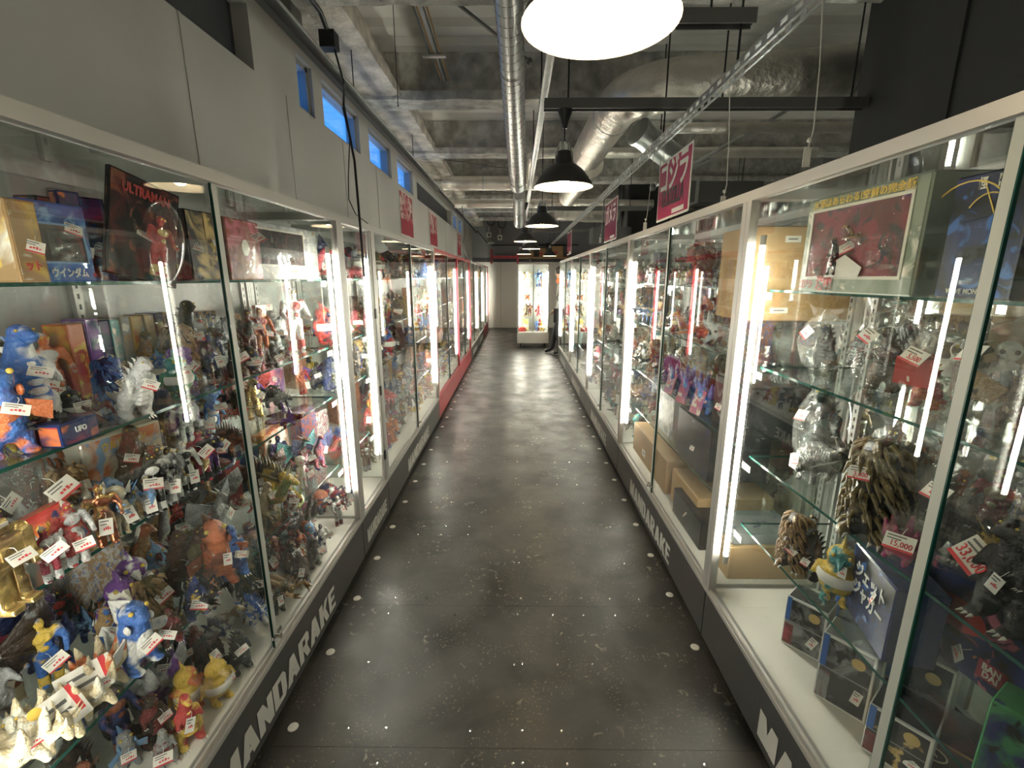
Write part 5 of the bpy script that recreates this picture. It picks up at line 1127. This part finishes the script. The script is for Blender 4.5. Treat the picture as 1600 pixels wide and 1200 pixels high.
pack(1336, 1010, .14, .11, .23, 36, 'grey picture box on the cabinet floor behind the front one')
pack(1426, 1120, .15, .12, .26, 36, 'grey picture box seen across the door edge', cols=('charcoal', 'dkgreen', 'grey'))
pack(1400, 1180, .14, .11, .16, 38, 'dark picture box at the bottom edge right of the door edge', cols=('black', 'charcoal', 'gold'))
p = spot('R', 1480, 1190, Q5); ov = carton('toy_box', (p.x + .02, p.y, Q5), .20, .16, .10, ('dkbrown', 'dkbrown', 'brown'), 'brown shipping carton with an oval emblem at the bottom right', math.pi + R(38), tg=False, side=C['tan'], cat='carton')
MB().tube([(.082, -.04 + .03 * math.cos(a * .35), .055 + .02 * math.sin(a * .35)) for a in range(19)], .002, 5).tube([(.082, -.05, .05), (.082, -.04, .062), (.082, -.03, .05)], .002, 5).build('oval_emblem', M_TXT('cream'), ov)
p = on_x(1628, 1190, 1.0); carton('toy_box', (1.0, p.y, Q4), .15, .09, .20, ('green', 'navy', 'black'), 'green toy box with red and yellow lettering in the bottom right corner', math.pi + R(30), 'バ', 'red', .82, .22, tg=False, side='green', bold=.05)

# ------------------------------------------------------------------ second right cabinet: cartons, puzzles, blue bags
def kraft(x, y, z, w, d, h, lab, rz=math.pi, slips=(), cat='carton'):
    r = root('cardboard_carton', lab, cat, (x, y, z), rz, 'cardboard cartons in the right cabinets')
    b = MB().box((-d / 2, -w / 2, 0), (d / 2, w / 2, h)).build('carton_body', M_KRAFT, r); bv = b.modifiers.new('b', 'BEVEL'); bv.width = .004
    MB().box((-.03, -w / 2 - .0006, h * .02), (.03, -w / 2, h)).box((-.03, -w / 2, h), (.03, w / 2, h + .0006)).build('packing_tape', plain_cached('tape_tan', (.50, .34, .17), .3), r)
    for yy, zz, ww, hh, face in slips:
        if face == 'x': MB().box((d / 2, yy - ww / 2, zz), (d / 2 + .001, yy + ww / 2, zz + hh)).box((d / 2 + .001, yy - ww * .3, zz + hh * .4), (d / 2 + .0014, yy + ww * .3, zz + hh * .6), 1).build('slip', [M_CARD, M_GREYINK], r)
        else: MB().box((yy - ww / 2, w / 2, zz), (yy + ww / 2, w / 2 + .001, zz + hh)).box((yy - ww * .3, w / 2 + .001, zz + hh * .4), (yy + ww * .3, w / 2 + .0014, zz + hh * .6), 1).build('slip', [M_CARD, M_GREYINK], r)
    return r
PC = {}
def plain_cached(n, c, ro): 
    if n not in PC: PC[n] = plain(n, c, ro)
    return PC[n]
kraft(1.12, 1.985, 1.43, .28, .42, .36, 'large brown carton filling the near end of the second right cabinet', slips=((.06, .30, .06, .024, 'y'), (.08, .03, .07, .022, 'y')))
r = root('carton_stand', 'clear acrylic riser under the large brown carton', 'riser', (1.12, 1.985, 1.265)); MB().box((-.2, -.13, .157), (.2, .13, .163)).build('riser_top', M_ACRYL, r)
for sx in (-.19, .19): MB().box((sx - .004, -.13, 0), (sx + .004, .13, .157)).build('riser_leg', M_ACRYL, r)
kraft(1.66, 1.35, 1.21, .5, .40, .40, 'wide brown carton with a white slip in the cabinet behind', slips=((-.03, .05, .26, .07, 'x'),), rz=math.pi)
def darkbox(x, y, z, w, d, h, lab, cols, **k): return carton('boxed_figure', (x, y, z), w, d, h, cols, lab, math.pi, tg=k.pop('tg', True), cat='toy box', **k)
darkbox(1.13, 2.06, .90, .30, .30, .24, 'black box with grey branches print behind the corner post', ('black', 'charcoal', 'grey'))
darkbox(1.10, 2.35, .60, .46, .30, .27, 'black picture box with pale lettering on its top edge', ('black', 'charcoal', 'navy'), title='■■■■', tcol='grey', tpos=.92, tsize=.05)
darkbox(1.12, 2.88, .60, .34, .30, .29, 'white picture box with bold black brush strokes, left of the black box', ('white', 'black', 'ivory'))
kraft(1.10, 3.05, ZF, .80, .34, .22, 'long brown carton on the floor of the second right cabinet, farther one', slips=((-.1, .05, .08, .05, 'x'),))
kraft(1.15, 2.40, ZF, .40, .40, .20, 'brown carton lying behind the film-wrapped black box')
kraft(1.13, 1.93, ZF, .22, .36, .16, 'small brown carton beside the corner post at the bottom')
darkbox(.99, 2.24, ZF, .40, .16, .15, 'black film-wrapped long box in front of the brown carton', ('black', 'charcoal', 'charcoal'))
darkbox(1.12, 1.95, ZF + .162, .22, .3, .05, 'flat blue-grey picture box lying on the small brown carton', ('grey', 'navy', 'sky'))
for i, (u, lab) in enumerate(((1064, 'blue bagged toy with pink header card, farthest of three'), (1086, 'blue bagged toy with pink header card, middle of three'), (1112, 'blue bagged toy with pink header card, nearest of three'))):
    p = on_x(u, 600, 1.02); p.z = Q3
    figure('petal', p, .19, 'blue', 'sky', lab, math.pi + .3, tg=True, group='blue toys in the second right cabinet', cat='bagged toy')
    r = root('header_card', 'pink printed header card leaning on the %s blue toy' % ('farthest', 'middle', 'nearest')[i], 'card', (p.x - .085, p.y - .02, Q3), math.pi + .2)
    paint(MB().box((0, -.045, 0), (.003, .045, .13), 0, Matrix.Rotation(R(-14), 4, 'Y')).build('card_print', M_PRINT, r), C['pink'], C['violet'], C['ivory'])
    MB().box((.004, -.02, .04), (.005, .02, .06)).build('white_sticker', M_CARD, r)
p = on_x(1048, 590, 1.05); figure('shaggy', (p.x, p.y, Q3), .2, 'purple', 'violet', 'purple spiky monster left of the blue bagged toys', math.pi + .4)
p = on_x(1024, 585, 1.05); figure('shaggy', (p.x, p.y, Q3), .26, 'rust', 'tan', 'rust-brown many-horned monster left of the purple one', math.pi + .4)
p = on_x(1128, 590, 1.18); figure('shaggy', (p.x, p.y, Q3), .28, 'dkgreen', 'olive', 'dark green monster standing behind the blue bagged toys', math.pi + .4)

# ------------------------------------------------------------------ the packed shelves farther along
PAL_L = ['red', 'dkred', 'rust', 'brown', 'dkbrown', 'charcoal', 'grey', 'ivory', 'orange', 'olive', 'navy', 'crimson', 'tan', 'silver', 'yellow', 'blue']
PAL_R = ['charcoal', 'black', 'brown', 'dkbrown', 'grey', 'silver', 'olive', 'dkgreen', 'rust', 'tan', 'navy', 'crimson', 'ivory', 'teal']
ORD = ['top', 'second', 'third', 'fourth', 'bottom']
KW = dict(kaiju='dinosaur monster', hero='masked hero', dragon='winged dragon', beast='spiked beast', bird='round bird monster', robot='robot', shaggy='shaggy monster', insect='insect monster', alien='big-headed alien', petal='petal monster', fish='fish monster', worm='sea serpent', mini='capsule toy', ray='winged ray')
def cname(c): return CN.get(c, c)
rf = random.Random(5)
SEEN = {}
PT = [tag_mesh(.05, .03, 0), tag_mesh(.034, .05, 1)]
def stock(cab, ya, yb, zs, xa, xb, rz, keys, pal, n, hmax=.24, boxes=.25, where='', off=0):
    for si, z in enumerate(zs):
        si += off; top = (zs[si - 1] if si and not off else 1.86 if not off else z + hmax + .02) - z - .02; y = ya + .07; k = 0
        while y < yb - .06:
            row = k % 2; x = xa + (xb - xa) * (.22 if row == 0 else .72) + rf.uniform(-.03, .03) * (1 if xb > xa else -1)
            c1, c2 = rf.choice(pal), rf.choice(pal)
            def fresh(fmt):
                a, b = c1, c2
                for _ in range(60):
                    l = fmt(a, b)
                    if l not in SEEN and a != b: break
                    a, b = rf.choice(pal), rf.choice(pal)
                return l, a, b
            if rf.random() < boxes and row == 1:
                h = min(top, rf.uniform(.15, .26)); w = rf.uniform(.06, .14)
                lab, c1, c2 = fresh(lambda a, b: '%s and %s toy box, %s shelf of %s' % (cname(a), cname(b), ORD[si], where))
                r = paint(BOXM(), C[c1], C[c2], C[rf.choice(pal)]); r.location = (x, y, z); r.scale = (.08, w, h); r.rotation_euler = (0, 0, rz + rf.uniform(-.15, .15))
                tag(r, lab, 'toy box', 'toy boxes in ' + where)
                y += w * .62 + .02
            else:
                kk = rf.choice(keys); t = T[kk]; h = min(top, rf.uniform(.12, hmax)) * (.75 if t['rad'] > .4 else 1)
                lab, c1, c2 = fresh(lambda a, b: '%s and %s %s, %s shelf of %s' % (cname(a), cname(b), KW[kk], ORD[si], where))
                r = link(t['name'], t['one'], None, (x, y, z), rz + rf.uniform(-.5, .5), h); paint(r, C[c1], C[c2])
                tag(r, lab, t['cat'], 'toys in ' + where)
                y += max(h * t['rad'] * 1.15, .05) + rf.uniform(.0, .03)
                if yb < 7.2 and rf.random() < .3:
                    tg = link('price_tag', rf.choice(PT), r, ((.22), .02, .5), sc=1 / h); tg.rotation_euler = (R(rf.uniform(-25, 25)), R(-20), R(rf.uniform(-30, 10)))
            SEEN.setdefault(lab, []).append(r); k += 1
bx = MB().box((-.5, -.5, 0), (.5, .5, 1)).mesh('toy_box', M_PRINT)
def BOXM(): return link('toy_box', bx)
ALLK = ['kaiju', 'kaiju', 'hero', 'dragon', 'beast', 'bird', 'robot', 'shaggy', 'insect', 'alien', 'petal', 'fish', 'worm']
LW = ['', 'narrow left cabinet', 'grey cabinet after narrow one', 'nearer red left cabinet', 'second red left cabinet', 'grey cabinet beyond red ones', 'grey cabinet before last red', 'last red left cabinet']
for i in range(1, 8):
    a, b = LC[i]; zs = SH_L + [ZF]
    stock(i, a + .04, b - .04, zs, -.97, -1.34, -.35, ALLK, PAL_L, 10, where=LW[i], boxes=.3)
RW = ['', 'second right cabinet', 'third right cabinet', 'fourth right cabinet', 'last right cabinet']
# back rows of the two nearest cabinets
DARKP = ['dkbrown', 'charcoal', 'black', 'brown', 'dkred', 'grey', 'navy', 'olive', 'rust', 'purple', 'dkgreen', 'silver', 'red', 'blue', 'tan', 'ivory']
stock(0, .62, 2.28, [SH_L[1]], -1.22, -1.36, -.4, ALLK, DARKP, 10, where='nearest left cabinet, back row', boxes=.4, hmax=.22, off=1)
stock(0, .55, 2.28, [SH_L[2]], -1.18, -1.36, -.4, ALLK, DARKP, 10, where='nearest left cabinet, back row', boxes=.3, hmax=.24, off=2)
stock(0, .55, 2.28, [SH_L[3]], -1.12, -1.35, -.4, ALLK, DARKP, 10, where='nearest left cabinet, back row', boxes=.2, hmax=.26, off=3)
stock(0, .7, 2.28, [ZF], -1.08, -1.34, -.4, ALLK, DARKP, 10, where='nearest left cabinet, back row', boxes=.15, hmax=.24, off=4)
stock(0, .3, 1.7, [Q2], 1.22, 1.32, math.pi + .4, ALLK, PAL_R, 10, where='nearest right cabinet, back row', boxes=.4, hmax=.24, off=1)
stock(0, .3, 1.7, [Q3], 1.20, 1.32, math.pi + .4, ALLK, PAL_R, 10, where='nearest right cabinet, back row', boxes=.3, hmax=.28, off=2)
stock(0, .3, 1.2, [Q4], 1.16, 1.32, math.pi + .4, ALLK, PAL_R, 10, where='nearest right cabinet, back row', boxes=.4, hmax=.24, off=3)
stock(1, 1.8 + .36, 3.5, [Q1, Q2], .95, 1.30, math.pi + .35, ALLK, PAL_L, 10, where=RW[1], boxes=.45)
stock(1, 3.1, 3.53, [Q3, Q4], .95, 1.30, math.pi + .35, ALLK, PAL_R, 10, where=RW[1], boxes=.3)
for i in range(2, 5):
    a, b = RC[i]; stock(i, a + .04, b - .04, SH_R + [ZF], .95, 1.30, math.pi + .35, ALLK, PAL_R, 10, where=RW[i], boxes=.4)
BW = ['cabinet behind nearest right one', 'cabinet behind second right one', 'cabinet behind third right one']
stock(9, 1.75, 2.08, [1.5, 1.15, .8, .5, ZF], 1.80, 1.46, 0, ALLK, PAL_R, 8, where=BW[0], boxes=.3)
stock(9, .5, 1.05, [1.15, .8, .5, ZF], 1.80, 1.46, 0, ALLK, PAL_R, 8, where=BW[0], boxes=.3)
stock(9, 2.14, 3.86, [1.5, 1.15, .8, .5, ZF], 1.80, 1.46, 0, ALLK, PAL_R, 8, where=BW[1], boxes=.4, hmax=.28)
stock(9, 3.94, 5.66, [1.5, 1.15, .8], 1.80, 1.46, 0, ALLK, PAL_R, 8, where=BW[2], boxes=.4, hmax=.28)
# showcase contents
for k, (x, z, h, kk, c1, c2, lab) in enumerate(((.16, 1.38, .34, 'hero', 'tan', 'ivory', 'tan statue on the top left shelf of the showcase'), (.27, 1.38, .36, 'alien', 'ivory', 'cream', 'ivory statue on the top shelf of the showcase'), (.50, 1.38, .40, 'hero', 'sky', 'navy', 'blue hero on the top right shelf of the showcase'), (.60, 1.38, .30, 'robot', 'rust', 'white', 'red striped robot on the top right shelf of the showcase'),
        (.24, 1.08, .20, 'beast', 'orange', 'brown', 'orange beast on the second shelf of the showcase'), (.52, 1.08, .25, 'hero', 'grey', 'silver', 'grey hero on the second right shelf of the showcase'), (.22, .72, .30, 'kaiju', 'brown', 'olive', 'brown monster on the third left shelf of the showcase'), (.31, .72, .3, 'hero', 'dkred', 'tan', 'dark red hero on the third left shelf of the showcase'),
        (.52, .72, .28, 'fish', 'pink', 'red', 'pink and red monster on the third right shelf of the showcase'), (.47, .36, .24, 'alien', 'blue', 'sky', 'blue alien on the floor of the showcase'), (.60, .36, .26, 'bird', 'yellow', 'tan', 'yellow bird on the floor of the showcase'), (.55, .36, .30, 'kaiju', 'red', 'crimson', 'bright red monster on the floor of the showcase'))):
    r = link(T[kk]['name'], T[kk]['one'], None, (x, 10.74 + (.16 if k == 11 else 0), z), -math.pi / 2, h); paint(r, C[c1], C[c2]); tag(r, lab, T[kk]['cat'], 'toys in the showcase')
for x, w, h, z, cols, lab in ((.22, .13, .28, .36, ('yellow', 'ivory', 'brown'), 'yellow box with dark windows on the floor of the showcase'), (.13, .16, .10, .36, ('red', 'red', 'crimson'), 'low red box in the bottom left corner of the showcase'), (.20, .2, .08, .72, ('gold', 'tan', 'ivory'), 'low gold box on the third shelf of the showcase')):
    carton('toy_box', (x, 10.72 if h < .2 and z < .5 else 10.86, z), w, .1, h, cols, lab, -math.pi / 2, tg=False, group='boxes in the showcase')

# ------------------------------------------------------------------ person at the far end, mostly behind the right row
def person():
    px, py = .95, 9.62
    r = root('person', 'person in grey top and dark trousers standing past the right cabinets, mostly hidden', 'person', (px, py, 0), math.pi - .2)
    V = [(0, 0, .98), (0, 0, 1.12), (0, 0, 1.30), (.01, 0, 1.44), (.03, 0, 1.53), (.06, 0, 1.64), (.06, 0, 1.72),
         (0, .09, .93), (.07, .10, .52), (.02, .10, .10), (.16, .11, .04), (0, -.09, .93), (.14, -.10, .52), (.22, -.12, .10), (.38, -.12, .04),
         (0, .19, 1.42), (.02, .25, 1.14), (.12, .20, .94), (.2, .18, .9), (0, -.19, 1.42), (-.02, -.27, 1.14), (.10, -.23, .95), (.18, -.21, .9)]
    E_ = [(0, 1), (1, 2), (2, 3), (3, 4), (4, 5), (5, 6), (0, 7), (7, 8), (8, 9), (9, 10), (0, 11), (11, 12), (12, 13), (13, 14), (3, 15), (15, 16), (16, 17), (17, 18), (3, 19), (19, 20), (20, 21), (21, 22)]
    rad = [.135, .125, .15, .10, .052, .095, .085, .10, .068, .045, .04, .10, .068, .045, .04, .066, .045, .034, .036, .066, .045, .034, .036]
    def skin(vs, es, rs, name, mats, pick, sub=2):
        me = bpy.data.meshes.new(name); me.from_pydata(vs, es, []); o = bpy.data.objects.new(name, me); COL.objects.link(o)
        m = o.modifiers.new('s', 'SKIN'); m.use_smooth_shade = True
        for i, q in enumerate(rs): me.skin_vertices[0].data[i].radius = (q, q)
        me.skin_vertices[0].data[0].use_root = True
        s = o.modifiers.new('u', 'SUBSURF'); s.levels = sub; bpy.context.view_layer.update()
        out = bpy.data.meshes.new_from_object(o.evaluated_get(bpy.context.evaluated_depsgraph_get())); bpy.data.objects.remove(o)
        out.materials.clear()
        for q in mats: out.materials.append(q)
        for p in out.polygons: p.material_index = pick(p.center); p.use_smooth = True
        return link(name, out, r)
    top = plain('grey_jersey', (.34, .33, .31), .8); trs = plain('dark_trousers', (.018, .018, .022), .8); hair = plain('black_hair', (.012, .01, .01), .6); shoe = plain('black_shoe', (.02, .02, .02), .4)
    skin(V, E_, rad, 'body', [M_SKIN, top, trs, shoe], lambda c: 3 if c.z < .09 else 2 if c.z < .98 and abs(c.y) < .2 and not (c.z > .86 and abs(c.y) > .15) else 0 if c.z > 1.50 or (c.z < .95 and abs(c.y) > .13) else 1)
    MB().ball((.05, 0, 1.72), (.115, .10, .10), n=14, m=10).ball((.0, 0, 1.66), (.07, .098, .10), n=12).build('hair', hair, r, smooth=True)
    MB().ball((.145, .035, 1.67), .012).ball((.145, -.035, 1.67), .012).build('eyes', M_CARD, r); MB().cone((.14, 0, 1.655), (.175, 0, 1.63), .018).build('nose', M_SKIN, r)
    for s in (-1, 1):
        MB().ball((.05, s * .10, 1.645), (.02, .012, .03)).build('ear', M_SKIN, r)
        hx, hy, hz = (.2, s * (.18 if s > 0 else .21), .9)
        for k in range(4): skin([(hx - .01, hy + (k - 1.5) * .018, hz), (hx + .035, hy + (k - 1.5) * .02, hz - .035), (hx + .04 + .004 * (k % 2), hy + (k - 1.5) * .02, hz - .07 - .006 * (1.5 - abs(k - 1.5)))], [(0, 1), (1, 2)], [.011, .009, .008], 'finger', [M_SKIN], lambda c: 0, 1)
        skin([(hx - .03, hy - s * .02, hz), (hx, hy - s * .055, hz - .025), (hx + .015, hy - s * .06, hz - .055)], [(0, 1), (1, 2)], [.012, .011, .009], 'thumb', [M_SKIN], lambda c: 0, 1)
    sc = plain('orange_scarf', (.62, .16, .06), .8)
    MB().lathe([(.085, 1.47), (.11, 1.50), (.115, 1.54), (.09, 1.58), (.075, 1.56)], 18, 0, (.03, 0, 0)).build('orange_scarf', sc, r, smooth=True)
    MB().tube([(-.02, .14, 1.46), (.10, .2, 1.2), (.02, .30, .98)], .012, 6).box((-.06, .24, .70), (.14, .33, .98)).build('shoulder_bag', trs, r)
person()
